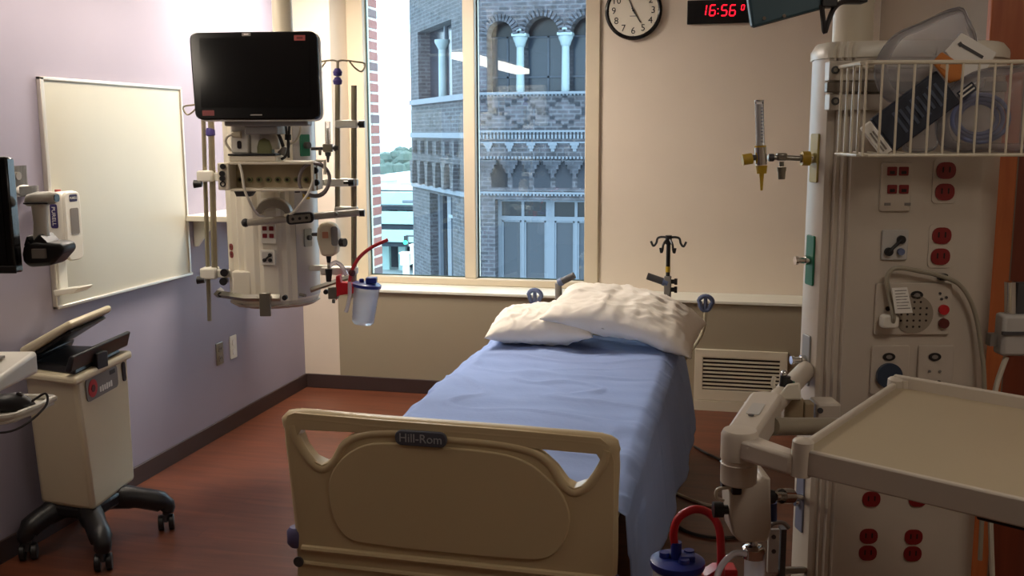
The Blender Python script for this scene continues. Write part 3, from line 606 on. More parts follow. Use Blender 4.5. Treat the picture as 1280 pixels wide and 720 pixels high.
def scanner():
    D = 2.72
    hd = thing('scanner_holder', 'black cup shaped scanner holder clipped to the side of the dark screen', 'holder', P(60, 325, D), M=YF)
    a = P(31, 318, D); b = P(62, 318, D)
    MB(YF).prism([(P(38, 312, D).x, P(0, 305, D).z), (P(52, 312, D).x, P(0, 300, D).z), (P(86, 312, D).x, P(0, 303, D).z), (P(89, 312, D).x, P(0, 312, D).z), (P(72, 312, D).x, P(0, 330, D).z), (P(44, 312, D).x, P(0, 332, D).z), (P(36, 312, D).x, P(0, 325, D).z)], (0, D+.045, 0), X, Z, .09).build('cup', 'black_plastic', hd, bevel=.012, seg=3)
    MB(YF).prism([(P(38, 312, D).x, P(0, 306, D).z), (P(43, 312, D).x, P(0, 293, D).z), (P(48, 312, D).x, P(0, 302, D).z), (P(58, 312, D).x, P(0, 291, D).z), (P(70, 312, D).x, P(0, 304, D).z)], (0, D+.04, 0), X, Z, .08).build('fins', 'black_plastic', hd, bevel=.004)
    MB(YF).cyl(a, P(45, 318, D), .012, n=12).build('clip_arm', 'black_plastic', hd)
    q = P(49, 317, D-.05); MB(YF).cb(q, (.035, .012, .025)).build('spec_label', 'grey_plastic', hd)
    sc = thing('barcode_scanner', 'cream handheld barcode scanner resting upright in its black holder', 'scanner', P(50, 300, D), M=YF)
    h0, h1 = P(52, 300, D), P(50, 254, D)
    MB(YF).loft([[h0+V((x*.020, y*.018, 0)) for x, y in rrect(2, 2, .7, 4)], [lerp(h0, h1, .5)+V((x*.017, y*.017, 0)) for x, y in rrect(2, 2, .7, 4)], [h1+V((x*.021, y*.02, 0)) for x, y in rrect(2, 2, .7, 4)]]).build('handle', 'white_plastic', sc)
    c = P(51, 249, D); rings = []
    for s, w, hh, dz in ((-.040, .012, .010, -.006), (-.034, .02, .016, -.003), (-.01, .026, .020, 0), (.02, .024, .018, .003), (.036, .022, .016, .003), (.042, .017, .012, .003)):
        rings.append([c+V((s, x*w, z*hh+dz)) for x, z in rrect(2, 2, .9, 4)])
    MB(YF).loft(rings).build('head', 'white_plastic', sc)
    MB(YF).prism(rrect(.03, .02, .009), c+V((.0415, 0, .003)), Y, Z, .003).build('scan_window', 'black_gloss', sc)
    MB(YF).box(c+V((-.036, -.0285, -.012)), c+V((.03, -.022, -.007))).build('seam', 'black_plastic', sc, bevel=.002)
scanner()
q = TCC+V((.0, -.32+.3, 0)); mp_ = P(18, 512, CD-.3)
def mouse():
    t = thing('computer_mouse', 'black computer mouse lying on the white tray of the computer stand', 'mouse', (mp_.x, CD-.3, TCC.z), M=YF)
    c = V((TCC.x+.015, CD-.30, TCC.z)); rings = []
    for s, w, h in ((-.062, .012, .012), (-.05, .026, .022), (-.02, .033, .034), (.015, .034, .038), (.045, .030, .028), (.06, .018, .014)):
        rings.append([c+V((s, w*math.cos(2*PI*k/16), max(-.002, h*math.sin(2*PI*k/16)))) for k in range(16)])
    MB(YF).loft(rings).build('shell', 'black_plastic', t)
    MB(YF).cyl(c+V((.03, -.004, .03)), c+V((.03, .004, .03)), .009, n=12).build('scroll_wheel', 'dark_grey', t)
    MB(YF).tube(crom([c+V((.055, 0, .012)), c+V((.085, .02, .03)), c+V((.09, .0, .0)), c+V((.06, -.09, -.03)), c+V((-.02, -.11, -.032)), c+V((-.2, -.11, -.03))], 6), .003, 6).build('cord', 'cable_dark', t)
mouse()

# ================================================================ LEFT SERVICE COLUMN
def duplex(parent, c, ux, uy, r=.022, gap=.052, mt='red_plastic'):
    """a twin power socket: two rounded faces"""
    nn = V(ux).cross(V(uy))
    for s in (-1, 1):
        k = MB(YF).prism(rrect(2*r, 1.75*r, .75*r, 4), V(c)+V(uy)*s*gap/2, ux, uy, .004).build('socket', mt, parent)
        g = MB(YF)
        for q in (-.35, .35): g.prism(rrect(.16*r, .6*r, .05*r, 1), V(c)+V(uy)*(s*gap/2+.1*r)+V(ux)*q*r+nn*.004, ux, uy, .0008)
        g.build('slot', 'slot_dark', k)
LD = 4.62
lcx = P(342, 330, LD+.2).x; lcy = LD+.215; LR = .213
def lang(d): return V((math.sin(math.radians(d)), -math.cos(math.radians(d)), 0))       # 0 = towards the camera, + = right
def left_column():
    zb0 = P(342, 386, LD).z+.012; zt0 = P(342, 120, LD).z
    t = thing('service_column', 'cream ceiling hung medical column with sockets and rails by the lilac wall', 'column', (lcx, lcy, zb0), M=YF)
    c = V((lcx, lcy, 0)); ring = []
    for d in range(0, 360, 6):      # rounded body with flutes at the corners of the front panel
        r = LR
        if d in (318, 330, 354, 24, 36): r -= .012
        if d in (324, 30, 0, 348, 342, 336, 6, 12, 18): r -= .004
        ring.append(c+lang(d)*r)
    bev = [c+(p-c)*.94 for p in ring]
    MB(YF).loft([[p+Z*(zb0+.0) for p in bev], [p+Z*(zb0+.02) for p in ring], [p+Z*(zt0-.02) for p in ring], [p+Z*zt0 for p in bev]]).build('body', 'column_cream', t, sm=25)
    MB(YF).loft([[c+(p-c)*.9+Z*(zb0-.018) for p in ring], [c+(p-c)*1.0+Z*(zb0-.004) for p in ring], [c+(p-c)*1.0+Z*(zb0+.0) for p in ring]]).build('bottom_cap', mat('cap_grey', (176, 168, 156), .45), t)
    a = P(352, 20, LD+.2); MB(YF).cyl((a.x, lcy, zt0), (a.x, lcy, ZC), .047, n=24).build('ceiling_tube', 'cream_metal', t); MB(YF).cyl((a.x, lcy, ZC-.06), (a.x, lcy, ZC), .12, .14, n=24).build('ceiling_flange', 'white_plastic', t)
    # grey side cover on the right, with outlet plates
    seg = [c+lang(d)*(LR+.004) for d in range(42, 100, 6)]; inn = [c+lang(d)*(LR-.01) for d in range(96, 38, -6)]
    MB(YF).prism([(p.x, p.y) for p in seg+inn], (0, 0, zb0+.03), X, Y, zt0-zb0-.1).build('side_cover', mat('cover_grey', (186, 182, 180), .35), t)
    # panel plates on the front
    def plate(u, v0, v1, w, mt, nm, ang=-8):
        n = lang(ang); ux = V((-n.y, n.x, 0)); p = P(u, (v0+v1)/2, LD); z0, z1 = P(u, v1, LD).z, P(u, v0, LD).z
        o = V((p.x, 0, (z0+z1)/2)); o.y = (c+n*(LR-.004)).y; o = V((c.x, c.y, 0))+n*(LR-.002)+ux*(p.x-(c+n*LR).x); o.z = (z0+z1)/2
        return MB(YF).prism(rrect(w, z1-z0, .006), o, ux, Z, .01).build(nm, mt, t, bevel=.002), o+n*.01, ux
    for v0, v1 in ((248, 264), (280, 304)):
        pl, o, ux = plate(336.5, v0, v1, .072, 'white_plastic', 'data_plate')
        for sx in (-1, 1):
            for sz in ((.017, -.017) if v0 > 270 else (0,)):
                MB(YF).prism(rrect(.021, .02, .003), o+ux*sx*.016+Z*(sz+.008 if v0 > 270 else sz), ux, Z, .003).build('jack', 'red_plastic' if v0 > 270 else 'slot_dark', pl)
    pl, o, ux = plate(335.5, 312, 331, .072, 'white_plastic', 'ground_plate')
    k = MB(YF).prism(rrect(.05, .05, .004), o, ux, Z, .002).build('insert', mat('pale_grey', (190, 186, 180), .5), pl)
    for dx, dz in ((-.013, -.012), (.014, .012), (.014, -.012)): MB(YF).cyl(o+ux*dx+Z*dz, o+ux*dx+Z*dz+lang(-8)*.008, .009, n=12).build('terminal', 'black_plastic', pl)
    MB(YF).tube([o+ux*-.013-Z*.012+lang(-8)*.006, o+ux*.014+Z*.012+lang(-8)*.006], .004, 6).build('link', 'black_plastic', pl)
    n = lang(-52); ux = V((-n.y, n.x, 0)); o = c+n*(LR-.001)+Z*P(304, 316, LD).z
    duplex(t, o, ux, Z, .018, .036)
    for v, mt in ((322, 'grey_plastic'), (312, 'grey_plastic')):
        pass
    n = lang(60); ux = V((-n.y, n.x, 0)); o = c+n*(LR+.003)+Z*P(386, 300, LD).z
    pl = MB(YF).prism(rrect(.05, .085, .006), o, ux, Z, .006).build('vacuum_plate', mat('plate_grey', (150, 150, 146), .4), t); MB(YF).cyl(o+n*.006, o+n*.02, .012, n=14).build('port', 'dark_grey', pl)
    o = c+n*(LR+.003)+Z*P(386, 182, LD).z; pl = MB(YF).prism(rrect(.06, .1, .004), o, ux, Z, .008).build('oxygen_plate', 'green_plate', t); MB(YF).cyl(o+n*.008, o+n*.03, .016, n=14).build('port', 'dark_grey', pl)
    o = c+n*(LR+.003)+Z*P(386, 247, LD).z; pl = MB(YF).prism(rrect(.045, .03, .003), o, ux, Z, .004).build('air_plate', 'yellow_plastic', t)
    # steel accessory rail round the bottom
    zr = zb0+.045; k = []
    rl = MB(YF).tube([c+V((x, y, zr)) for x, y in ((-.26, -.02), (-.25, -.12), (-.08, -.245), (.08, -.245))], .017, 4).build('rail', 'steel', t)
    MB(YF).tube([c+V((.19, -.1, zr+.012)), c+V((.32, -.03, zr+.05)), c+V((.36, .03, zr+.055))], .0125, 4).build('rail', 'steel', t)
    for x, y in ((-.225, -.14), (.03, -.247), (.1, -.24), (.26, -.07)): MB(YF).cyl((c.x+x, c.y+y+.01, zr), (c.x+x, c.y+y-.012, zr), .012, n=12).build('rail_stop', 'black_plastic', t)
    for d in (-50, -5, 45): MB(YF).cyl(c+lang(d)*(LR-.02)+Z*zr, c+lang(d)*(LR+.045)+Z*zr, .008, n=8).build('rail_bracket', 'steel', t)
    q = P(332, 378, LD-.04); MB(YF).box((q.x-.026, lcy-.27, P(332, 393, LD).z), (q.x+.026, lcy-.255, P(332, 364, LD).z)).build('rail_clip', 'steel', t, bevel=.003)
    # glove box holder on the lower left
    a, b = P(295, 372, LD), P(312, 340, LD); MB(YF).box((a.x-.02, lcy-.2, a.z), (b.x, lcy-.13, b.z)).build('side_block', 'column_cream', t, bevel=.006)
    # half round cable hook on the front
    q = P(341, 268, LD-.06); pts = [(.082*math.cos(PI*i/14), .075*math.sin(PI*i/14)) for i in range(15)]; inn = [(.055*math.cos(PI*i/14)*1.0, .03*math.sin(PI*i/14)) for i in range(14, -1, -1)]
    MB(YF).prism(pts+inn, (q.x, lcy-LR-.005, q.z), X, Z, .06).build('cable_hook', mat('hook_grey', (150, 140, 124), .45), t, bevel=.006)
    return t, zb0, zt0, c
LT, lzb, lzt, LC = left_column()
def tubeP(pts, r, D=None, k=5, n=8):
    m = MB(YF); m.tube(crom([P(*p) for p in pts], k), r, n); return m
def handle_bar():
    D = LD-.09
    t = thing('push_bar', 'grey round push bar with black centre block across the hanging column', 'handle', P(380, 272, D), M=YF)
    a, b, e = P(308, 278.5, D), P(392, 270.5, D+.03), P(449, 265.5, D+.06)
    MB(YF).tube([a, lerp(a, b, .62)], .0165, 14).build('bar', mat('bar_grey', (176, 168, 152), .35), t); MB(YF).tube([b, e], .0165, 14).build('bar', mat('bar_grey', (176, 168, 152), .35), t)
    MB(YF).sph(a+V((-.004, 0, 0)), (.02, .02, .02)).build('end_cap', 'black_plastic', t)
    ux = (b-a).normalized(); c = P(376, 272, D-.02); uy = Z-ux*ux.z; uy.normalize()
    bl = MB(YF).prism(rrect(.12, .05, .018), c, ux, uy, .04).build('control_block', 'black_plastic', t, bevel=.004)
    MB(YF).prism(rrect(.095, .032, .006), c+ux.cross(uy)*.041, ux, uy, .003).build('face_plate', 'steel', bl)
    for s in (-1, 0, 1): MB(YF).cyl(c+ux*s*.03+ux.cross(uy)*.044, c+ux*s*.03+ux.cross(uy)*.048, .007, n=12).build('button', 'black_plastic', bl)
    for u, v in ((330, 277), (420, 268)): p = P(u, v, D+.01); MB(YF).tube([p, V((p.x, lcy-LR+.03, p.z))], .008, 8).build('mount', 'steel', t)
handle_bar()
def patient_monitor():
    D = 4.3; q = [P(238.5, 42, D), P(397.5, 40, D), P(402, 150, D-.03), P(246.5, 150.5, D-.03)]
    t = thing('patient_monitor', 'large black patient monitor screen on top of the hanging column', 'monitor', P(322, 152, D), M=YF)
    c = sum(q, V())/4; ux = (q[1]-q[0]+q[2]-q[3]).normalized(); uy = (q[0]-q[3]+q[1]-q[2]).normalized(); uy = (uy-ux*uy.dot(ux)).normalized(); nn = ux.cross(uy)
    def pf(p, k, r):       # rounded outline through the four corners
        out = []; pts = [((w-c).dot(ux)*k, (w-c).dot(uy)*k) for w in p]
        for i in range(4):
            a, b, e = V(pts[i-1]), V(pts[i]), V(pts[(i+1) % 4]); d0 = (a-b).normalized()*r; d1 = (e-b).normalized()*r
            for s in range(6): x = s/5; out.append(tuple((b+d0)*(1-x)**2+b*2*x*(1-x)+(b+d1)*x*x))
        return out[::-1]
    MB(YF).prism(pf(q, 1, .035), c-nn*.002, ux, uy, .03).build('bezel', 'black_gloss', t, bevel=.006)
    MB(YF).prism(pf(q, 1.012, .038), c-nn*.05, ux, uy, .05).build('back_shell', 'white_plastic', t, bevel=.012)
    w, h = (q[1]-q[0]).length, (q[0]-q[3]).length
    MB(YF).prism(rrect(w*.86, h*.80, .004), c+nn*.028+uy*.012+ux*.0, ux, uy, .0012).build('display', 'screen', t)
    for u, v, ww, hh, mt, nm in ((376.5, 49, .046, .022, 'pink_print', 'sticker'), (265.5, 143, .05, .022, mat('dark_pink', (120, 52, 52), .6), 'sticker'), (310, 44.5, .036, .014, 'grey_plastic', 'badge')):
        p = P(u, v, D); o = c+ux*(p-c).dot(ux)+uy*(p-c).dot(uy)+nn*.0285; s = MB(YF).prism(rrect(ww, hh, .002), o, ux, uy, .001).build(nm, mt, t)
        MB(YF).prism(rrect(ww*.55, hh*.4, .001), o+nn*.001, ux, uy, .0006).build('print', 'paper' if 'grey' in str(mt) else mat('dark_pink', (120, 52, 52), .6), s)
    o = c-uy*(h/2-.018)+nn*.0285; MB(YF).prism(rrect(.05, .005, .001), o, ux, uy, .0006).build('brand_mark', 'grey_plastic', t)
    a, b = P(285, 158, D+.06), P(388, 149, D+.06); MB(YF).box((a.x, D-.0, a.z), (b.x, D+.1, b.z)).build('lower_housing', 'grey_plastic', t, bevel=.008)
    a, b = P(312, 168, D+.1), P(352, 157, D+.1); MB(YF).box((a.x, D+.02, a.z), (b.x, D+.2, b.z)).build('mount_head', 'grey_plastic', t, bevel=.006)
    MB(YF).cyl(P(336, 186, D+.15), P(336, 160, D+.15), .05, .045, n=20).build('mount_neck', mat('bar_grey', (176, 168, 152), .35), t)
    MB(YF).box(c-nn*.05+V((-.08, 0, -.1)), V((c.x+.08, lcy-.05, c.z+.06))).build('rear_arm', 'grey_plastic', t, bevel=.01)
patient_monitor()
def module_rack():
    D = LD-.28
    a, b = P(272, 203, D), P(393, 239, D); x0, x1, z1, z0 = a.x, b.x, a.z+.012, b.z
    t = thing('module_rack', 'beige open fronted module rack with a row of round ports below the monitor', 'rack', ((x0+x1)/2, D, z0), M=YF); y1 = D+.2
    th = .012; zl = z1-.01
    MB(YF).box((x0+.05, D, zl-th), (x1, y1, zl)).build('top_plate', 'cream_metal', t, bevel=.003)
    MB(YF).box((x0+.05, D-.0, z0), (x1, y1, z0+th)).build('bottom_plate', 'cream_metal', t, bevel=.003)
    MB(YF).box((x1-th, D, z0), (x1, y1, zl)).build('side_plate', 'cream_metal', t, bevel=.003)
    ep = MB(YF).box((x0, D-.012, z0+.006), (x0+.05, y1, zl-.004)).build('end_panel', 'cream_metal', t, bevel=.006)
    for i, v in enumerate((208, 217, 223, 230)):
        p = P(276, v, D-.012); o = V((x0+.022+(.005 if i == 0 else 0), D-.012, p.z))
        if i < 3: MB(YF).cyl(o, o-Y*.012, .0115, n=14).build('knob', 'black_plastic', ep)
        else: MB(YF).tube([o+V((.01*math.cos(k*PI/6), -.003, .01*math.sin(k*PI/6))) for k in range(12)], .003, 6, True).build('key_ring', 'black_plastic', ep)
    MB(YF).box((x0+.05, D+.10, z0+th), (x1-th, D+.11, zl-th)).build('back_panel', mat('rack_inner', (176, 160, 130), .5), t)
    for i in range(8):
        p = P(301+i*11.7, 224.5, D+.1); o = V((p.x, D+.10, p.z)); k = MB(YF).cyl(o, o-Y*.012, .013, n=14).build('port', 'olive', t); MB(YF).cyl(o-Y*.012, o-Y*.014, .007, n=10).build('port_hole', 'slot_dark', k)
    MB(YF).prism([(x0+.06, z0-.025), (x0+.12, z0-.025), (x0+.14, z0), (x0+.05, z0)], (0, D+.1, 0), X, Z, .05).build('foot_bracket', 'dark_grey', t)
    for u in (316, 372): p = P(u, 242, D+.1); MB(YF).cyl((p.x, D+.1, z0), (p.x, D+.1, z0-.012), .012, n=12).build('screw_foot', 'dark_grey', t)
    for x in (x0+.14, x1-.1): MB(YF).box((x-.015, y1, z0+.02), (x+.015, lcy-LR+.03, z1-.03)).build('mount_arm', 'cream_metal', t)
    # shelf board on top with black mat
    a, b = P(288, 199, D+.03), P(346, 192, D+.03); s = MB(YF).box((a.x, D+.01, zl), (b.x, D+.18, b.z-.008)).build('shelf_board', 'cream_metal', t, bevel=.004); MB(YF).box((a.x-.004, D+.005, b.z-.008), (b.x, D+.185, b.z)).build('black_mat', 'black_plastic', s, bevel=.002)
    return b.z, zl, D
RZ, RZL, RD = module_rack()
def rack_items():
    a, b = P(291, 192, RD+.08), P(312, 157, RD+.08); z0 = RZ
    t = thing('power_adapter', 'white boxy power module with a plugged cable on the rack below the monitor', 'adapter', ((a.x+b.x)/2, RD+.1, z0), M=YF)
    MB(YF).box((a.x, RD+.05, z0), (b.x, RD+.15, b.z)).build('body', 'white_plastic', t, bevel=.008)
    c, d = P(312, 192, RD+.1), P(327, 164, RD+.1); MB(YF).box((b.x, RD+.07, z0), (d.x, RD+.15, d.z)).build('side_body', 'white_plastic', t, bevel=.006)
    p = P(299, 168, RD+.04); MB(YF).cyl(p+V((-.03, 0, 0)), p+V((.008, 0, 0)), .011, .016, n=12).build('plug', 'cream_plastic', t)
    p2 = P(299, 181, RD+.045); MB(YF).prism(rrect(.018, .034, .008), (p2.x, RD+.049, p2.z), X, Z, .004).build('switch', 'slot_dark', t)
    MB(YF).tube(crom([p+V((-.03, 0, 0)), P(284, 171, RD+.04), P(282, 178, RD+.05), P(288, 187, RD+.06), P(292, 190, RD+.08)], 5), .006, 8).build('cable', 'cable_white', t)
    MB(YF).tube(crom([P(299, 205, RD-.015), P(302, 215, RD-.02), P(306, 238, RD-.02), P(314, 256, RD), P(322, 268, RD+.1), P(330, 270, RD+.16)], 5)[0:], .006, 8).build('loose_cable', 'cable_white', t)
    p = P(333, 184, RD+.1); k = thing('round_module', 'olive green rounded module between white adapter and monitor neck', 'module', (p.x, RD+.1, RZ), M=YF)
    MB(YF).prism([(-.032, -.04), (.032, -.04), (.032, .0), (.024, .03), (.0, .042), (-.024, .03), (-.032, 0)], (p.x, RD+.12, p.z-.0), X, Z, .06).build('body', 'olive', k, bevel=.006); MB(YF).cyl((p.x, RD+.1, RZ), (p.x, RD+.1, p.z-.035), .03, n=14).build('base', 'olive', k); MB(YF).cyl((p.x, RD+.1, p.z+.04), (p.x, RD+.1, p.z+.06), .012, n=12).build('cap', 'white_plastic', k)
    p = P(350, 184, RD+.09); k = thing('cable_bundle', 'dark cables hanging in loops beside the monitor neck', 'cable', (p.x, RD+.09, RZL), M=YF)
    MB(YF).tube(crom([P(346, 164, RD+.05), P(350, 172, RD+.05), P(354, 183, RD+.06)], 5), .008, 8).build('connector_lead', 'black_plastic', k); MB(YF).cyl(P(345, 162, RD+.05), P(347, 167, RD+.05), .013, n=10).build('connector', 'black_plastic', k)
    MB(YF).tube(crom([P(357, 155, RD+.1), P(359, 172, RD+.08), P(361, 180, RD+.08), P(358, 194, RD+.09), P(352, 199, RD+.1)], 5), .006, 8).build('cable', 'cable_dark', k)
    MB(YF).tube(crom([P(362, 155, RD+.1), P(361, 172, RD+.08), P(360, 180, RD+.08), P(361, 197, RD+.09)], 5), .006, 8).build('cable', 'cable_dark', k); MB(YF).cyl(P(360, 168, RD+.08), P(360, 175, RD+.08), .014, n=10).build('clip', 'black_plastic', k)
    MB(YF).tube(crom([P(376, 155, RD+.12), P(375, 166, RD+.1), P(369, 177, RD+.1), P(361, 180, RD+.1)], 5), .005, 8).build('cable', mat('bar_grey', (176, 168, 152), .35), k)
    MB(YF).prism([(P(346, 190, RD+.1).x, P(0, 192, RD+.1).z), (P(353, 190, RD+.1).x, P(0, 184, RD+.1).z), (P(358, 190, RD+.1).x, P(0, 186, RD+.1).z), (P(355, 190, RD+.1).x, P(0, 197, RD+.1).z)], (0, RD+.12, 0), X, Z, .012).build('bracket', 'grey_plastic', k)
    k = thing('coiled_hose', 'grey hose coiled on a hook at the right end of the module rack', 'hose', P(398, 240, RD+.02), M=YF)
    c = P(393, 225, RD+.02); cc = [c+V((.066*math.cos(a), .012*math.sin(3*a), .072*math.sin(a))) for a in [i*2*PI/24 for i in range(24)]]
    MB(YF).tube(cc, .0075, 8, True).build('hose_loop', mat('hose_grey', (110, 100, 98), .5), k); MB(YF).tube([p+V((-.004, .014, .004)) for p in cc], .0065, 8, True).build('hose_loop', mat('hose_grey', (110, 100, 98), .5), k)
    MB(YF).box(P(394, 238, RD+.05), P(398, 200, RD+.075)).build('hook_plate', 'cream_metal', k, bevel=.002); MB(YF).tube([P(396, 201, RD+.06), P(406, 201, RD+.02), P(406, 218, RD+.02)], .007, 6).build('hook', 'cream_metal', k)
    for u, v in ((394.5, 213), (396, 228)): p = P(u, v, RD+.035); MB(YF).cyl(p, p-Y*.02, .014, n=12).build('knob', 'black_plastic', k)
    MB(YF).tube(crom([P(392, 224, RD), P(386, 240, RD-.01), P(375, 256, RD), P(366, 266, RD+.1), P(356, 269, RD+.17)], 5), .006, 8).build('lead', 'cable_white', k)
rack_items()
def hooks(m, top, dirs, s=.1):
    for d in dirs:
        e = top+V((d*s, 0, 0)); m.tube(crom([top, top+V((d*.3*s, 0, .006)), e, e+V((d*.05, 0, -.01)), e+V((d*.035, 0, -.045)), e+V((d*.005, 0, -.03)), e+V((-d*.02, 0, .0))], 4), .0045, 6)
def iv_poles():
    D = LD+.12
    t = thing('iv_pole', 'left double drip pole with purple collar clamped beside the hanging column', 'iv pole', P(258, 400, D), M=YF)
    a, b = P(268.5, 347, D), P(263.5, 138, D)
    MB(YF).tube([a, b], .0145, 12).build('pole', 'pole_steel', t); MB(YF).tube([P(262, 401, D+.02), P(253.5, 128, D+.02)], .0105, 12).build('inner_pole', 'pole_steel', t)
    p = P(263, 165, D); MB(YF).lathe(p-Z*.02, [(.014, 0), (.022, .006), (.022, .026), (.016, .038)], 14).build('collar', 'purple', t)
    h = MB(YF); tp = P(252, 131, D+.02); hooks(h, tp, (-1, 1), .035); h.build('hook', 'pole_steel', t)
    for v, u0_, u1_ in ((220, 249, 285), (341, 253, 290)):
        p, q = P(u0_, v+7, D), P(u0_+19, v-7, D); k = MB(YF).box((p.x, D-.04, p.z), (q.x, D+.04, q.z)).build('clamp', 'white_plastic', t, bevel=.008)
        e = P(u0_-2, v+6+(3 if v > 300 else 4), D-.03); MB(YF).cyl(e-X*.016, e+X*.02, .02, .014, n=14).build('clamp_knob', 'black_plastic', k)
        p2 = P(u1_, v, D); MB(YF).box((q.x-.01, D-.012, p2.z-.022), (max(p2.x, lcx-LR+.03) if v < 300 else p2.x+.03, D+.012, p2.z+.016)).build('arm', 'white_plastic', t, bevel=.004)
    for u, v in ((280, 341), (279, 352)): e = P(u, v, D-.05); MB(YF).cyl(e, e+Y*.05, .019, .012, n=12).build('knob', 'black_plastic', t)
    t = thing('iv_pole', 'right double drip pole with wire hooks standing before the window edge', 'iv pole', P(432, 372, D), M=YF)
    MB(YF).tube([P(422, 264, D), P(422, 104, D)], .0125, 12).build('pole', 'pole_steel', t); MB(YF).tube([P(442.5, 372, D+.0), P(442.5, 107, D)], .0135, 12).build('pole', 'pole_steel', t); MB(YF).tube([P(422, 104, D), P(422, 77, D)], .007, 8).build('inner_pole', 'pole_steel', t)
    for v in (90.5, 101.5): p = P(422, v, D); MB(YF).lathe(p-Z*.018, [(.008, 0), (.019, .004), (.022, .02), (.012, .036)], 14).build('collar', 'purple', t)
    h = MB(YF); hooks(h, P(422, 77, D), (-1, 1), .075); h.build('hook', 'pole_steel', t)
    for v, u0_, u1_, dv in ((155, 420, 447, 0), (228, 408, 447, 0), (266, 419, 447, -3), (335, 402, 447, 3)):
        p, q = P(u0_, v+5+dv, D), P(u1_, v-5+dv, D); k = MB(YF).box((p.x, D-.03, p.z), (q.x, D+.03, q.z)).build('clamp', 'white_plastic', t, bevel=.008)
        e = P(452 if v != 228 else 439, v, D-(.0 if v != 228 else .045)); 
        if v != 335: MB(YF).cyl(e-X*.012, e+X*.014, .018, n=14).cyl(e-X*.035, e-X*.012, .008, n=8).build('clamp_knob', 'black_plastic', k)
    for v in (228, 335): p, q = P(396, v, D), P(412, v, D); MB(YF).box((p.x-.06, D-.01, p.z-.014), (q.x, D+.01, p.z+.014)).build('arm', 'white_plastic', t, bevel=.004)
iv_poles()
def small_gas():
    D = LD+.12; n = lang(60)
    t = thing('flowmeter', 'small dark flowmeter with clear tube on the green outlet of the hanging column', 'flowmeter', P(404, 198, D), M=YF)
    a, b = P(389, 186, D), P(420, 185, D); MB(YF).tube([a, b], .008, 10).build('stem', 'dark_grey', t);
    p = P(410, 185, D); MB(YF).cb(p, (.045, .035, .04)).build('valve_block', 'steel', t, bevel=.006); MB(YF).cyl(P(410, 180, D), P(409.5, 152, D), .013, n=12).build('glass_tube', 'clear_plastic', t); MB(YF).cyl(P(410, 180, D), P(409.5, 160, D), .006, n=8).build('float_scale', 'paper', t)
    MB(YF).cyl(P(410, 190, D), P(410, 195, D), .015, .013, n=10).cyl(P(410, 195, D), P(410, 203, D), .009, .004, n=10).build('nozzle', 'dark_grey', t); e = P(418, 185, D); MB(YF).cyl(e, e+X*.02, .016, n=12).build('knob', 'black_plastic', t)
    MB(YF).cyl(P(400, 187, D), P(400, 194, D), .008, .006, n=8).build('side_port', 'steel', t)
    D = LD+.02
    t = thing('suction_regulator', 'cream suction regulator with black dial on the hanging column', 'regulator', P(411, 320, D), M=YF)
    c = P(411, 298, D); w = [(-.04, -.045), (-.05, .0), (-.046, .05), (-.03, .07), (.0, .078), (.03, .066), (.047, .03), (.05, -.01), (.04, -.07), (.02, -.08), (-.03, -.08)]
    MB(YF).prism(w, c+Y*.06, X, Z, .1).build('body', 'cream_plastic', t, bevel=.014, seg=3)
    MB(YF).prism(rrect(.03, .09, .012), c+V((.034, -.041, .015)), X, Z, .004).build('gauge', 'grey_plastic', t); MB(YF).prism(rrect(.028, .03, .004), c+V((-.008, -.041, .02)), X, Z, .002).build('warning_label', mat('orange_label', (196, 132, 100), .6), t)
    e = P(426, 303, D-.03); MB(YF).cyl(e, e+V((.022, -.01, 0)), .02, n=14).build('dial', 'black_plastic', t); MB(YF).cyl(P(398, 293, D), P(391, 293, D+.02), .009, n=10).build('inlet', 'dark_grey', t)
    MB(YF).cyl(P(411, 318, D), P(411, 328, D), .014, .009, n=10).cyl(P(411, 336, D), P(411, 352, D), .018, .012, n=12).build('outlet', 'black_plastic', t); MB(YF).cyl(P(411, 327, D), P(411, 337, D), .008, n=8).build('tube_adapter', 'chrome', t)
    MB(YF).tube(crom([P(411, 333, D), P(420, 328, D), P(428, 334, D-.02), P(433, 344, D-.03)], 5), .01, 8).build('clear_hose', 'tube_clear', t)
    D = LD+.0
    br = thing('canister_bracket', 'red plastic bracket holding the suction canister on the steel rail', 'bracket', P(432, 375, D), M=YF)
    MB(YF).prism([(P(421, 359, D).x, P(0, 346, D).z), (P(426, 359, D).x, P(0, 345, D).z), (P(427, 359, D).x, P(0, 354, D).z), (P(447, 359, D).x, P(0, 356, D).z), (P(447, 359, D).x, P(0, 367, D).z), (P(424, 359, D).x, P(0, 370, D).z), (P(420, 359, D).x, P(0, 377, D).z)], (0, D+.03, 0), X, Z, .05).build('plate', 'bright_red', br, bevel=.004)
    a, b = P(411, 373, D), P(423, 358, D); MB(YF).box((a.x, D-.02, a.z), (b.x, D+.015, b.z)).cyl(P(417, 374, D), P(417, 379, D), .008).build('rail_clamp', 'steel', br, bevel=.003)
    cn = thing('suction_canister', 'clear suction canister with blue lid hanging by the window sill', 'canister', P(458, 408, D), M=YF)
    ax = V((.13, 0, 1)).normalized(); bt = P(453.5, 405, D); hh = (P(460, 358, D)-bt).length
    MB(YF).lathe(bt, [(.0, .0), (.042, 0), (.052, .012), (.053, .03), (.062, hh), (.060, hh), (.05, .03), (.04, .012), (.0, .01)], 28, ax).build('jar', 'canister_clear', cn)
    l = MB(YF).lathe(bt+ax*hh, [(.0, -.004), (.067, -.004), (.068, .01), (.058, .016), (.0, .017)], 28, ax).build('lid', 'blue_lid', cn); 
    tq = bt+ax*(hh+.016); m_ = MB(YF); m_.cb(tq+V((.022, -.01, .014)), (.05, .045, .028)); m_.cyl(tq+V((-.025, 0, 0)), tq+V((-.025, 0, .02)), .012, n=10); m_.build('lid_ports', 'blue_lid', l, bevel=.005)
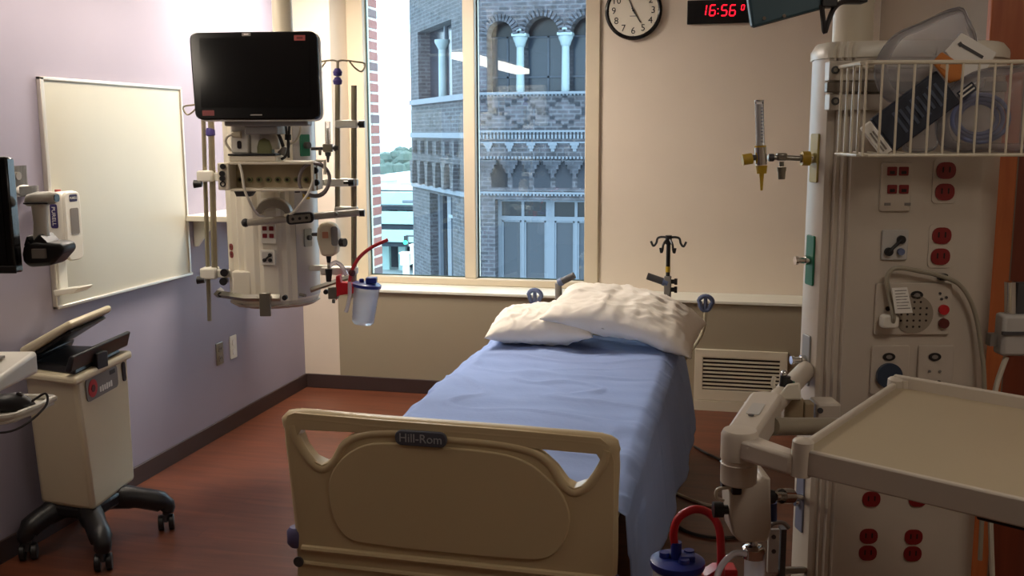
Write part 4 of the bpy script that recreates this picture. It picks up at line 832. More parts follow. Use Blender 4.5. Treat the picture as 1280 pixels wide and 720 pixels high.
    hs = thing('red_hose', 'red curved suction hose rising from canister across the window corner', 'hose', P(435, 352, D), M=YF)
    MB(YF).tube(crom([P(437, 352, D-.06), P(441, 336, D-.06), P(450, 321, D-.06), P(465, 309, D-.05), P(485, 299.5, D-.04)], 6), .0085, 10).build('hose', 'bright_red', hs); MB(YF).tube(crom([P(437, 352, D-.06), P(437, 370, D-.06), P(434, 385, D-.06), P(432, 390, D-.06)], 5), .009, 8).build('clear_end', 'tube_clear', hs)
    p = P(440, 341, D-.06); MB(YF).sph(p, .017, 10).build('connector', mat('dark_maroon', (80, 16, 24), .5), hs)
small_gas()

# ================================================================ BED
BX, BY = 2.04, -3.45
def bed():
    t = thing('hospital_bed', 'beige hospital bed with moulded footboard facing the camera', 'bed', (BX, -2.2, 0))
    yf = BY+.03
    def zx(x, z): return (x, z)
    top = lambda x: .868-.006*x+.0
    hw = .49; out = [(-hw+.015, .30), (hw-.015, .30), (hw, .5), (hw+.0, .80), (hw-.012, .845), (hw-.04, .865), (.2, .872), (-.2, .876), (-hw+.03, .882), (-hw+.006, .872), (-hw-.002, .845), (-hw+.002, .78), (-hw+.03, .5)]
    def hole(s):
        pts = [(.44, .818), (.452, .80), (.44, .765), (.41, .728), (.378, .715), (.355, .725), (.325, .765), (.285, .80), (.25, .815), (.243, .822)]
        return [(s*x, z+(.012 if s < 0 else 0)) for x, z in pts]
    fb = MB().prism([[(BX+x, z) for x, z in out], [(BX+x, z) for x, z in hole(1)], [(BX+x, z) for x, z in hole(-1)]], (0, yf, 0), X, Z, .055).build('footboard', 'bed_beige', t, bevel=.02, seg=4, sm=50)
    # rounded top rail and beads round the grips
    MB().tube(crom([(BX-hw+.042, yf-.028, .33), (BX-hw+.036, yf-.028, .5), (BX-hw+.022, yf-.028, .70), (BX-hw+.014, yf-.03, .82), (BX-hw+.03, yf-.03, .862), (BX-.2, yf-.03, .856), (BX+.2, yf-.03, .852), (BX+hw-.04, yf-.03, .846), (BX+hw-.014, yf-.03, .81), (BX+hw-.016, yf-.028, .68), (BX+hw-.016, yf-.028, .5), (BX+hw-.026, yf-.028, .33)], 5), .026, 12).build('top_rail', 'bed_beige', fb)
    for s in (-1, 1):
        dz = .012 if s < 0 else 0
        MB().tube(crom([(BX+s*x, yf-.045, z+dz) for x, z in ((.47, .83), (.458, .785), (.42, .725), (.378, .700), (.34, .725), (.305, .78), (.25, .812), (.15, .826), (.0, .83))], 5), .015, 10).build('grip_bead', 'bed_beige', fb)
    pan = [(-.22, .495), (0, .49), (.22, .492), (.30, .503), (.345, .545), (.368, .62), (.35, .69), (.30, .745), (.24, .785), (.15, .805), (0, .81), (-.15, .812), (-.24, .80), (-.31, .755), (-.352, .69), (-.355, .62), (-.335, .545), (-.295, .505)]
    MB().prism([(p.x, p.z) for p in crom([(BX+x, 0, z) for x, z in pan], 3, True)], (0, yf-.053, 0), X, Z, .009).build('raised_panel', 'bed_beige', fb, bevel=.006, seg=3)
    MB().tube([(BX-.45, yf-.055, .462), (BX+.47, yf-.055, .455)], .011, 8).build('ridge', 'bed_beige', fb); MB().tube([(BX-.45, yf-.055, .415), (BX+.47, yf-.055, .408)], .008, 8).build('ridge', 'bed_beige', fb)
    bd = MB().prism(rrect(.155, .045, .02), (BX-.065, yf-.058, .832), X, Z, .012).build('name_badge', 'badge_grey', fb, bevel=.003)
    MB().text('Hill-Rom', .036, (BX-.065, yf-.0712, .832), X, Z, .0015).build('badge_text', 'badge_text', bd)
    for s in (-1, 1):
        q = MB().lathe((BX+s*(hw-.012), yf-.03, .455 if s < 0 else .40), [(.02, 0), (.03, .012), (.03, .05), (.02, .062)], 18).build('bumper', 'bumper', t)
    MB().cyl((BX-hw+.03, yf-.06, .42), (BX-hw+.03, yf-.066, .42), .016, n=16).build('lock_cap', 'dark_grey', t)
    # frame
    MB().box((BX-.42, BY+.1, .34), (BX+.42, -.95, .44)).build('deck', 'cream_plastic', t, bevel=.02); MB().box((BX-.44, BY+.09, .44), (BX+.44, -.93, .615)).build('mattress', 'mattress_blue', t, bevel=.04, seg=3)
    MB().box((BX-.32, BY+.2, .12), (BX+.32, -1.1, .2)).build('base_frame', 'cream_plastic', t, bevel=.02)
    for y in (BY+.5, -1.4): MB().box((BX-.2, y-.1, .2), (BX+.2, y+.1, .34)).build('lift_post', 'grey_plastic', t, bevel=.01)
    for sx in (-1, 1):
        for y in (BY+.25, -1.15): k = MB().cyl((BX+sx*.3-.03, y, .065), (BX+sx*.3+.03, y, .065), .065, n=20).build('caster', 'dark_grey', t, bevel=.008); MB().box((BX+sx*.3-.04, y-.03, .065), (BX+sx*.3+.04, y+.03, .14)).build('fork', 'grey_plastic', k)
    MB().box((BX-.44, -.92, .3), (BX+.44, -.86, .66)).build('headboard', 'bed_beige', t, bevel=.02, seg=3)
    # push handles, blue release grips, drip pole at the head
    yh = -.84
    for u, uv, k in ((700, (718, 344), 1), (833, (809, 345), -1)):
        b = W(u, 390, y=yh); c = W(u-2*k, 354, y=yh); e = W(*uv, y=yh)
        h = MB().tube([(b.x, yh, .45), (c.x, yh, c.z)], .019, 10).build('push_handle', 'grey_plastic', t); MB().tube([c, lerp(c, e, .25)], .022, 12).build('handle_neck', 'bluegrey', h); MB().tube([lerp(c, e, .25), e], .019, 12).build('handle_grip', 'dark_grey', h)
    for u, v, k in ((668.5, 370, -1), (882, 378, 1)):
        c = W(u, v, y=yh-.05); pts = [c+V((.036*math.cos(a)*(1 if a < PI else .8), 0, .033*math.sin(a)*(1 if a < PI else 1.3))) for a in [i*2*PI/20 for i in range(20)]]
        g = MB().tube(pts, .012, 8, True).build('release_ring', 'bluegrey', t); MB().tube([c+Z*.032, c-Z*.05], .010, 8).build('ring_spoke', 'bluegrey', g); MB().tube(crom([c-Z*.05, c+V((-k*.006, 0, -.13)), c+V((-k*.03, 0, -.2)), c+V((-k*.12, 0, -.34))], 5), .009, 8).build('ring_stem', 'cream_plastic', g)
    b = W(834, 383, y=yh); tp = W(834, 297, y=yh); m1, m2 = W(834, 352, y=yh), W(834, 334, y=yh)
    p = MB().box((b.x-.018, yh-.018, .45), (b.x+.018, yh+.018, m1.z+.03)).build('drip_pole', 'grey_plastic', t, bevel=.004); MB().cyl((b.x, yh, m1.z), (b.x, yh, tp.z), .011, n=12).build('upper_tube', 'black_plastic', p); MB().cyl((b.x, yh, W(834, 340, y=yh).z), (b.x, yh, W(834, 333, y=yh).z), .0125, n=12).build('yellow_label', 'yellow_plastic', p)
    for v in (352, 362): c = W(841, v, y=yh); MB().cyl((b.x+.01, yh, c.z), (b.x+.05, yh, c.z), .012, n=10).cyl((b.x+.035, yh, c.z), (b.x+.05, yh, c.z), .017, n=12).build('pole_knob', 'black_plastic', p)
    MB().cyl((b.x, yh, tp.z-.035), (b.x, yh, tp.z+.012), .017, n=12).build('hook_hub', 'black_plastic', p)
    for s in (-1, 1):
        for L, y_ in ((.075, 0), (.032, -.04)):
            c = V((b.x, yh, tp.z)); MB().tube(crom([c, c+V((s*L*.45, y_*.5, .003-.1*(L < .05)*.2)), c+V((s*L*.75, y_, -.004-.5*(L < .05)*.06)), c+V((s*L*.85, y_, -.03-.5*(L < .05)*.06)), c+V((s*L*1.05, y_, -.045-.5*(L < .05)*.06)), c+V((s*L*1.22, y_, -.02-.5*(L < .05)*.06))], 4), .0065, 6).build('hook', 'black_plastic', p)
bed()
def sheet():
    x0, x1, zt = BX-.455, BX+.50, .632; y0, y1 = BY+.085, -.945
    def prof(s, v):        # s 0..1 across; returns x, z
        drop_r = .47-.06*v; drop_l = .30
        Wd = x1-x0; tot = drop_l+Wd+drop_r; d = s*tot; r = .05
        y = y0+(y1-y0)*v
        wr = .010*math.sin(9*v*PI+1.3)+.012*noise.noise(V((v*14, s*3, 1)))
        flare = .015+.085*min(1, v*1.3)+wr
        if d < drop_l: k = 1-d/drop_l; return V((x0-.012-.03*k+wr*k, y, zt-.02-(drop_l)*k))
        if d < drop_l+Wd:
            q = d-drop_l; x = x0+q; e = min(q, Wd-q); z = zt-(.03*(1-min(1, e/r))**2)
            return V((x, y, z))
        k = (d-drop_l-Wd)/drop_r
        return V((x1+.012+flare*(k**.7)*.9+(.006*math.sin(v*40)*k), y, zt-.03-drop_r*k))
    def fn(a, b):
        p = prof(a, b); q = V((p.x*2.2, p.y*1.6, p.z))
        crease = noise.noise(V((p.x*2.0, p.y*9, 0)))*.009+noise.noise(q*1.6)*.01+abs(noise.noise(V((p.x*5+p.y*3, p.y*2-p.x, 3))))*.012+max(0, .12-abs(noise.noise(V((p.x*2.4-p.y*1.2, p.y*4.5+p.x, 8)))))*.07
        p.z += crease; p.x += .5*crease*(a > .8)
        return p
    MB().grid(fn, 130, 170).build('bed_sheet', 'sheet_blue', label='light blue sheet spread over the mattress and hanging down the right side', cat='sheet', sm=180, solid=.004, norm=True)
sheet()
def pillow(c, L, Wd, H, R, lab, seed, sag=0):
    m = MB(); n = 60
    vs = {}
    def f(a, b, s):
        u, v = a*2-1, b*2-1
        e = (max(0, 1-abs(u)**3.2)*max(0, 1-abs(v)**2.8))**.55
        pin = 1-.10*(1-abs(v)**2)*abs(u)**4*0-.06*(abs(u)**6)*(1-v*v)-.07*(abs(v)**6)*(1-u*u)
        x, y = u*L/2*(1-.05*(1-abs(v)**2)*0)*1, v*Wd/2
        x *= 1-.05*(1-v*v)*abs(u)**5; y *= 1-.09*(1-u*u)*abs(v)**5
        z = s*H/2*e*(1 if s > 0 else .7)
        w = max(0, .13-abs(noise.noise(V((u*2.6+v+seed, v*3.4-u*1.5, 5)))))*.055+.016*noise.noise(V((u*2.2+seed, v*2.2, s)))+.012*abs(noise.noise(V((u*3+v*3+seed, v*5-u*2, 2))))+.006*noise.noise(V((u*9, v*4+seed, s)))
        p = V((x, y, z+w*(.25+e)))
        p.z -= sag*max(0, u-.2)**1.5
        return R @ p+c
    m.grid(lambda a, b: f(a, b, 1), n, n); m.grid(lambda a, b: f(b, a, -1), n, n)
    o = m.build('pillow', 'pillow_white', label=lab, cat='pillow', group='pillows on the hospital bed', sm=180, norm=False)
    bm = bmesh.new(); bm.from_mesh(o.data); bmesh.ops.remove_doubles(bm, verts=bm.verts, dist=.004); bmesh.ops.recalc_face_normals(bm, faces=bm.faces); bm.to_mesh(o.data); bm.free()
Rx = lambda a, b, c=0: (Mx.Rotation(math.radians(c), 3, 'Z') @ Mx.Rotation(math.radians(b), 3, 'Y') @ Mx.Rotation(math.radians(a), 3, 'X'))
pillow(V((1.87, -1.16, .715)), .54, .46, .19, Rx(4, -2, 4), 'flat white pillow at the left of the bed head, partly covered', 1)
pillow(V((2.29, -1.15, .785)), .76, .5, .21, Rx(10, 7, -5), 'large rumpled white pillow leaning over the right of the bed head', 7, .09)

# ================================================================ RIGHT SERVICE COLUMN
CD2 = 2.85
def px(u, D, v=230): return P(u, v, D).x
mat('rcol', (200, 189, 174), .4)
def right_column():
    D = CD2; zt = P(1060, 62, D).z; zb = .22
    t = thing('service_column', 'tall cream medical column in the right foreground carrying sockets, basket and tray', 'column', (px(1150, D), D+.2, zb), M=YF)
    pr = [(px(1009, D+.2), D+.2), (px(1012, D+.12), D+.12), (px(1024, D+.055), D+.055), (px(1030, D+.035), D+.035), (px(1036, D+.03), D+.03), (px(1040, D+.035), D+.035), (px(1044, D+.02), D+.02), (px(1049, D+.022), D+.022), (px(1053, D+.01), D+.01), (px(1058, D+.016), D+.016), (px(1063, D+.004), D+.004), (px(1070, D), D), (px(1225, D), D), (px(1232, D+.008), D+.008), (px(1240, D+.03), D+.03), (px(1247, D+.08), D+.08), (px(1248, D+.2), D+.2), (px(1230, D+.34), D+.34), (px(1040, D+.34), D+.34)]
    c = V((px(1130, D), D+.17, 0)); ring = [V((x, y, 0)) for x, y in pr]
    MB(YF).loft([[p+Z*zb for p in ring], [p+Z*zt for p in ring]]).build('body', 'rcol', t, sm=28)
    big = [c+(p-c)*1.025 for p in ring]; mid = [c+(p-c)*.97 for p in ring]
    MB(YF).loft([[p+Z*(zt-.02) for p in big], [p+Z*(zt+.004) for p in big], [p+Z*(zt+.024) for p in mid], [c+(p-c)*.6+Z*(zt+.03) for p in ring]]).build('top_cap', 'column_cream', t)
    MB(YF).loft([[c+(p-c)*.9+Z*(zb-.04) for p in ring], [p+Z*zb for p in ring]]).build('bottom_cap', 'column_cream', t)
    a, b = P(1042, 30, D+.2), P(1091, 30, D+.2); r = (b.x-a.x)/2; MB(YF).cyl(((a.x+b.x)/2, D+.2, zt), ((a.x+b.x)/2, D+.2, ZC), r, n=32).build('ceiling_tube', 'cream_metal', t); MB(YF).cyl(((a.x+b.x)/2, D+.2, ZC-.08), ((a.x+b.x)/2, D+.2, ZC), .13, .16, n=28).build('ceiling_flange', 'white_plastic', t)
    # gas outlet plates on the left flank
    p0, p1 = V((*pr[1], 0)), V((*pr[2], 0)); ux = (p1-p0).normalized(); nn = ux.cross(Z); w = (p1-p0).length
    gs = {}
    for nm, v0, v1, mt in (('air_plate', 167, 228, mat('plate_olive', (186, 170, 96), .4)), ('oxygen_plate', 294, 356, 'green_plate'), ('vacuum_plate', 418, 480, mat('plate_grey', (150, 150, 146), .4)), ('lower_vacuum_plate', 590, 662, mat('plate_bluegrey', (120, 122, 140), .4))):
        z0, z1 = P(1018, v1, D+.09).z, P(1018, v0, D+.09).z; o = lerp(p0, p1, .5)+Z*(z0+z1)/2
        pl = MB(YF).prism(rrect(w*.8, z1-z0, .006), o+nn*.0, ux, Z, .006).build(nm, mt, t, bevel=.002); gs[nm] = (o+nn*.006, nn, pl)
        MB(YF).cyl(o+nn*.006, o+nn*.02, .014, n=16).build('port', 'chrome', pl)
        if nm in ('oxygen_plate', 'vacuum_plate'): MB(YF).cyl(o+nn*.02, o+nn*.042, .009, n=12).cyl(o+nn*.042, o+nn*.05, .013, n=12).build('quick_connector', 'chrome', pl)
    # upper bracket plates with screws and the dark rail between them
    for v0, v1 in ((76, 101), (117, 138)):
        q, e = P(1036, v1, D-.012), P(1075, v0, D-.012); pl = MB(YF).box((q.x, D-.014, q.z), (e.x+.1, D+.03, e.z)).build('bracket_plate', 'rcol', t, bevel=.003)
        s = P(1044, (v0+v1)/2-1, D-.014); MB(YF).cyl((s.x, D-.014, s.z), (s.x, D-.018, s.z), .011, n=16).build('screw', 'dark_grey', pl); MB(YF).cyl((s.x, D-.018, s.z), (s.x, D-.0195, s.z), .006, n=8).build('screw_socket', 'steel', pl)
    q, e = P(1033, 115.5, D-.02), P(1120, 102, D-.02); MB(YF).box((q.x, D-.026, q.z), (px(1245, D), D+.002, e.z)).build('basket_rail', mat('rail_grey', (118, 108, 96), .4, .4), t, bevel=.003)
    # front panel fittings
    def plate(u0_, v0, u1_, v1, mt, nm, dep=.008, rr=.006):
        a, b = P(u0_, v1, D), P(u1_, v0, D); o = V(((a.x+b.x)/2, D, (a.z+b.z)/2)); return MB(YF).prism(rrect(b.x-a.x, b.z-a.z, rr), o, X, Z, dep).build(nm, mt, t, bevel=.0025), o-Y*dep
    pl, o = plate(1098, 203, 1140, 264, 'rcol', 'data_plate')
    for u in (1115, 1129.5):
        for v in (214, 236.5): q = P(u, v, D-.008); k = MB(YF).prism(rrect(.027, .025, .003), (q.x, D-.008, q.z), X, Z, .003).build('jack', 'red_plastic', pl); MB(YF).box((q.x-.007, D-.0122, q.z-.008), (q.x+.007, D-.011, q.z+.001)).build('jack_hole', 'slot_dark', k)
    for u, v in ((1108, 255), (1133, 255)): q = P(u, v, D); MB(YF).box((q.x-.009, D-.0088, q.z-.004), (q.x+.009, D-.008, q.z+.004)).build('print', 'grey_plastic', pl)
    for u, v in ((1181, 226.5), (1175.5, 307.5)):
        q = P(u, v, D); MB(YF).prism(rrect(.07, .125, .012), (q.x, D, q.z), X, Z, .003).build('socket_plate', 'rcol', t); duplex(t, V((q.x, D-.003, q.z)), X, Z, .027, .060)
    for u, v in ((1089.5, 613), (1147.5, 613), (1085, 680.5), (1141, 681.5)):
        q = P(u, v, D); duplex(t, V((q.x, D, q.z)), X, Z, .0265, .053)
    pl, o = plate(1100, 287, 1135, 325, mat('pale_grey', (190, 186, 180), .5), 'ground_plate')
    g = [P(1124.5, 299, D), P(1109, 314, D), P(1124, 314, D)]
    for i, q in enumerate(g): MB(YF).cyl((q.x, D-.008, q.z), (q.x, D-.018, q.z), .012 if i != 2 else .01, n=14).build('terminal', 'black_plastic' if i != 2 else 'bluegrey', pl)
    MB(YF).tube([(g[0].x, D-.015, g[0].z), (g[1].x, D-.015, g[1].z)], .005, 8).build('link', 'black_plastic', pl)
    # nurse call and speaker panel
    pl, o = plate(1091, 353, 1189, 418, 'rcol', 'call_panel', .01)
    c = P(1140, 392, D); sp = MB(YF).cyl((c.x, D-.01, c.z), (c.x, D-.013, c.z), .056, n=32).build('speaker', mat('speaker_grey', (150, 138, 122), .6), pl)
    for i in range(5):
        for j in range(5):
            if (i-2)**2+(j-2)**2 < 7: MB(YF).cyl((c.x+(i-2)*.018, D-.013, c.z+(j-2)*.018), (c.x+(i-2)*.018, D-.0136, c.z+(j-2)*.018), .0035, n=6).build('speaker_hole', 'slot_dark', sp)
    def oval(u, v, D_, par, rx=.018, rz=.012):
        q = P(u, v, D); k = MB(YF).prism([(rx*math.cos(i*PI/10), rz*math.sin(i*PI/10)) for i in range(20)], (q.x, D_, q.z), X, Z, .003).build('oval_mark', 'black_plastic', par); MB(YF).prism([(rx*.5*math.cos(i*PI/8), rz*.5*math.sin(i*PI/8)) for i in range(16)], (q.x, D_-.003, q.z), X, Z, .001).build('oval_centre', 'grey_plastic', k)
    oval(1144, 368, D-.01, pl)
    for v, mt in ((386, 'bright_red'), (403, mat('dark_red', (96, 34, 30), .4))): q = P(1177, v, D); MB(YF).cyl((q.x, D-.01, q.z), (q.x, D-.02, q.z), .0145, n=18).build('button', mt, pl)
    for u, v in ((1173, 366), (1181, 371), (1175, 373)): q = P(u, v, D); MB(YF).cyl((q.x, D-.01, q.z), (q.x, D-.013, q.z), .004, n=8).build('indicator', 'dark_grey', pl)
    q = P(1108, 385, D); MB(YF).cyl((q.x, D-.01, q.z), (q.x, D-.013, q.z), .007, n=10).build('jack_hole', 'slot_dark', pl)
    for u0_, u1_, blue in ((1086, 1136, 1), (1144, 1192, 0)):
        pl, o = plate(u0_, 431, u1_, 492, 'rcol', 'monitor_plate', .01); q = P((u0_+u1_)/2-1.5, 445, D); oval((u0_+u1_)/2-1.5, 445, D-.01, pl)
        c = P((u0_+u1_)/2-2, 468, D)
        if blue: MB(YF).cyl((c.x, D-.01, c.z), (c.x, D-.022, c.z), .037, n=28).build('round_socket', mat('socket_blue', (50, 64, 84), .4), pl)
        else:
            for dx, dz in ((-.02, -.022), (.014, -.022), (-.015, .012), (.015, .012)): MB(YF).cyl((c.x+dx, D-.01, c.z+dz), (c.x+dx, D-.014, c.z+dz), .007 if dz < 0 else .004, n=10).build('pin_socket', 'slot_dark' if dz < 0 else 'grey_plastic', pl)
    q = P(1176, 345.5, D); MB(YF).cb((q.x, D-.012, q.z), (.024, .024, .018)).build('cable_clip', 'black_plastic', t, bevel=.003)
    return t, gs, ux, nn
RT, GS, RUX, RNN = right_column()
def call_cord():
    D = CD2-.03; t = thing('call_cord', 'grey call cord looping over the right column front with white plug', 'cord', P(1117, 408, D), M=YF)
    MB(YF).tube(crom([P(1115, 405, D), P(1117, 396, D-.02), P(1112, 370, D), P(1109, 350, D), P(1114, 338, D), P(1126, 335, D), P(1150, 339, D), P(1176, 345, D), P(1198, 355, D), P(1213, 376, D), P(1222, 405, D), P(1227, 440, D), P(1230, 470, D), P(1231, 560, D), P(1225, 700, D)], 6), .0065, 8).build('cord', mat('cord_grey', (158, 150, 132), .5), t)
    p = P(1112, 402, D-.005); MB(YF).prism(rrect(.05, .04, .012), p+Y*.02, X, Z, .03).build('plug', 'white_plastic', t, bevel=.006)
    tg = thing('paper_tag', 'white printed paper tag hanging on the grey call cord', 'tag', P(1127, 392, D-.03), M=YF)
    a, b, c, d = P(1115, 360, D-.02), P(1134, 359, D-.025), P(1141, 391, D-.03), P(1119, 392, D-.03)
    MB(YF).loft([[a, b, c, d], [p+Y*.0015 for p in (a, b, c, d)]]).build('sheet', 'paper', tg); 
    for i in range(7):
        s = .12+i*.115; e0, e1 = lerp(a, d, s), lerp(b, c, s); m = MB(YF); m.tube([lerp(e0, e1, .15)-Y*.0008, lerp(e0, e1, .9-.1*(i % 2))-Y*.0008], .0012, 4); m.build('print_line', 'grey_plastic', tg)
call_cord()
def yellow_flow():
    D = CD2+.09; o, nn, pl = GS['air_plate']; z = P(960, 198, D).z
    t = thing('flowmeter', 'yellow and chrome flowmeter with upright clear tube on the right column flank', 'flowmeter', P(950, 238, D), M=YF)
    e = V((o.x, o.y, z)); f = P(938, 198.5, D)
    MB(YF).tube([e+nn*.012, P(1000, 198, D-.0)], .012, 12).build('adapter', 'steel', t); a, b = P(1012, 198, D), P(1002, 198, D)
    MB(YF).cyl(a, b, .021, n=18).build('coupling', 'yellow_plastic', t); MB(YF).tube([b, P(960, 196.5, D)], .0075, 12).build('stem', 'steel', t)
    p = P(977, 196, D); MB(YF).cb(p, (.03, .025, .022)).build('tee', 'steel', t, bevel=.005); MB(YF).cyl(P(977, 202, D), P(977, 208, D), .007, n=10).cyl(P(977, 209, D), P(977, 214, D), .014, .013, n=12).cyl(P(977, 214, D), P(977, 224, D), .012, .010, n=12).build('bottom_fitting', 'steel', t)
    MB(YF).cyl(P(967, 197, D), P(961, 197, D), .011, n=12).build('nut', 'dark_grey', t)
    c = P(951, 196, D); MB(YF).cyl(P(951.5, 206, D), P(950.5, 184, D), .017, n=18).build('body', 'chrome', t); MB(YF).cyl(P(950.5, 187, D), P(950.5, 182, D), .0165, n=18).build('top_collar', 'yellow_plastic', t)
    MB(YF).cyl(P(950.5, 183, D), P(949, 126, D), .0125, n=18).build('glass_tube', 'clear_plastic', t); MB(YF).cyl(P(949.5, 182, D), P(948.5, 130, D), .0095, n=12).build('inner_tube', mat('tube_white', (240, 240, 240), .4), t); MB(YF).cyl(P(949, 127, D), P(949, 125, D), .0135, n=16).build('tube_cap', 'chrome', t)
    m = MB(YF)
    for i in range(11): q = P(952.5, 135+i*4.2, D-.013); m.cb(q, (.007, .002, .0018))
    m.build('scale', 'bluegrey', t)
    MB(YF).cyl(P(952, 207, D), P(952, 217, D), .017, .014, n=16).cyl(P(952, 217, D), P(952, 238, D), .007, .0035, n=12).build('nozzle', 'yellow_plastic', t); MB(YF).cyl(P(945, 197, D), P(939, 197, D), .008, n=12).build('valve_stem', 'dark_grey', t); MB(YF).cyl(P(940, 198, D), P(928, 200, D), .016, n=18).build('control_knob', 'yellow_plastic', t)
yellow_flow()
# ---- wire basket with packets
def basket():
    D0 = CD2-.026; D = D0-.2; t = thing('wire_basket', 'white wire basket full of packets on the right column', 'basket', P(1180, 195, D), M=YF)
    zt, zb = P(1180, 77.5, D).z, P(1180, 194, D).z; x0 = P(1084, 130, D).x; x1 = x0+.56
    wr = .0034
    for i in range(12):
        x = x0-.006+i*(P(1101.5, 130, D).x-P(1081.5, 130, D).x); MB(YF).tube([(x, D0-.006, zb+.004), (x, D+.0, zb), (x, D, zt)], wr, 6).build('wire', 'cream_metal', t)
    for k in range(4):
        for x in (x0-.012, x1): MB(YF).tube([(x, lerp(D, D0, (k+.5)/4), zb), (x, lerp(D, D0, (k+.5)/4), zt)], wr, 6).build('wire', 'cream_metal', t)
    for z, r in ((zt, .0055), (zb, .0045)): MB(YF).tube([(x0-.012, D0-.005, z), (x0-.012, D+.02, z), (x0+.008, D, z), (x1, D, z), (x1, D0-.005, z)], r, 8).build('rim', 'cream_metal', t)
    MB(YF).tube([(x0-.012, D0-.008, zt), (x1, D0-.008, zt)], .005, 8).build('rim', 'cream_metal', t)
    return D0, D, zt, zb, x0, x1
BD0, BDF, bzt, bzb, bx0, bx1 = basket()
def packet(name, lab, pts, D, th, mt, prints=(), bulge=0, cat='packet', seed=0):
    """a packet outlined by pixels at depth D; bulging film bags get a puffed front"""
    q = [P(u, v, D) for u, v in pts]; c = sum(q, V())/len(q); t = thing(name, lab, cat, V((c.x, D, min(p.z for p in q))), M=YF)
    if bulge:
        rim = crom(q, 4, True); m = MB(YF); rings = []
        for s, d in ((0, 1), (.35, .86), (.7, .55), (.92, .22), (1.0, .02)):
            rings.append([lerp(c, p, d)+V((0, -bulge*math.sin(s*PI/2)*(1+.5*noise.noise(p*9+V((seed, 0, 0))))-.012*noise.noise(p*22+V((seed, s*4, 0))), 0)) for p in rim])
        back = [[lerp(c, p, d)+V((0, bulge*.7*math.sin(s*PI/2), 0)) for p in rim] for s, d in ((1, .02), (.92, .25), (.6, .7))]
        m.loft(back+rings); m.build('film', mt, t, sm=180)
    else: MB(YF).prism([(p.x, p.z) for p in q], (0, D+th/2, 0), X, Z, th).build('pack', mt, t, bevel=min(.004, th*.3))
    for pp, m2, off, nm in prints:
        r = [P(u, v, D) for u, v in pp]; MB(YF).prism([(p.x, p.z) for p in r], (0, D-th/2-off, 0), X, Z, .0012).build(nm, m2, t)
    return t
def quad(c, ux, uy, a0, a1, b0, b1): return [(c[0]+ux[0]*a+uy[0]*b, c[1]+ux[1]*a+uy[1]*b) for a, b in ((a0, b0), (a1, b0), (a1, b1), (a0, b1))]
u_ = (.80, -.60); w_ = (.60, .80)            # directions of the slanted packet in the picture
pc = (1146, 137)
mat('navy_print', (74, 84, 104), .5)
prt = [(quad(pc, u_, w_, -30+i*9, -26+i*9, -16+2*(i % 3), 14-3*(i % 2)), 'navy_print', .0008, 'print') for i in range(8)]
packet('packet', 'dark navy packet lying slanted in the wire basket', quad(pc, u_, w_, -54, 48, -25, 25), BDF+.05, .02, 'navy_pack', prt+[(quad(pc, u_, w_, 50, 74, 12, 24), 'navy_pack', .0, 'tab'), (quad(pc, u_, w_, 52, 72, 14, 16), 'paper', .0015, 'stripe'), (quad(pc, u_, w_, 52, 72, 19, 21), 'paper', .0015, 'stripe')])
packet('label_packet', 'white packet end with grey lettering below the navy packet', quad(pc, u_, w_, -71, -55, -24, 22), BDF+.045, .012, 'paper', [(quad(pc, u_, w_, -66+k*4, -64+k*4, -12, 16), 'grey_plastic', .0008, 'print') for k in range(2)])
packet('label_card', 'white card with dark lettering standing out of the wire basket', [(1181, 64), (1202, 41), (1246, 66), (1232, 88), (1205, 96)], BDF+.11, .006, 'paper', [(quad((1214, 64), (.86, .5), (-.5, .86), -16, 16, -2, 2), 'dark_grey', .0008, 'print'), ([(1196, 55), (1200, 52), (1203, 56), (1199, 59)], 'dark_grey', .0008, 'logo')])
packet('orange_packet', 'small orange printed packet behind the wire basket front', [(1165, 78), (1177, 65), (1204, 82), (1200, 100), (1186, 104)], BDF+.08, .01, 'orange_print', [([(1176, 76), (1186, 82), (1184, 90), (1174, 84)], mat('peach', (214, 160, 110), .6), .0008, 'print')])
packet('film_bag', 'tall clear film bag sticking up above the wire basket', [(1092, 88), (1112, 48), (1150, 28), (1200, 8), (1214, 30), (1226, 62), (1230, 110), (1170, 130), (1110, 128)], BDF+.150, .01, 'bag_clear', bulge=.012, seed=1, cat='bag')
packet('tubing_bag', 'clear bag with coiled blue tubing at the right of the basket', [(1188, 112), (1215, 90), (1260, 82), (1300, 84), (1310, 140), (1300, 186), (1240, 190), (1180, 187), (1170, 150)], BDF+.075, .01, 'bag_clear', bulge=.02, seed=5, cat='bag')
packet('small_bag', 'crumpled clear bag at the bottom of the basket below the navy packet', [(1128, 188), (1138, 160), (1165, 142), (1172, 160), (1168, 188)], BDF+.085, .01, 'bag_clear', bulge=.010, seed=9, cat='bag')
tb = thing('blue_tubing', 'coil of pale blue tubing inside the clear basket bag', 'tubing', P(1220, 180, BDF+.075), M=YF); c = P(1224, 148, BDF+.075)
for k in range(3): MB(YF).tube([c+V(((.075-.012*k)*math.cos(a), .003*math.sin(2*a)+.007*(k-1), (.062-.01*k)*math.sin(a))) for a in [i*2*PI/28 for i in range(28)]], .006, 8, True).build('coil', mat('tubing_blue', (104, 112, 150), .5), tb)
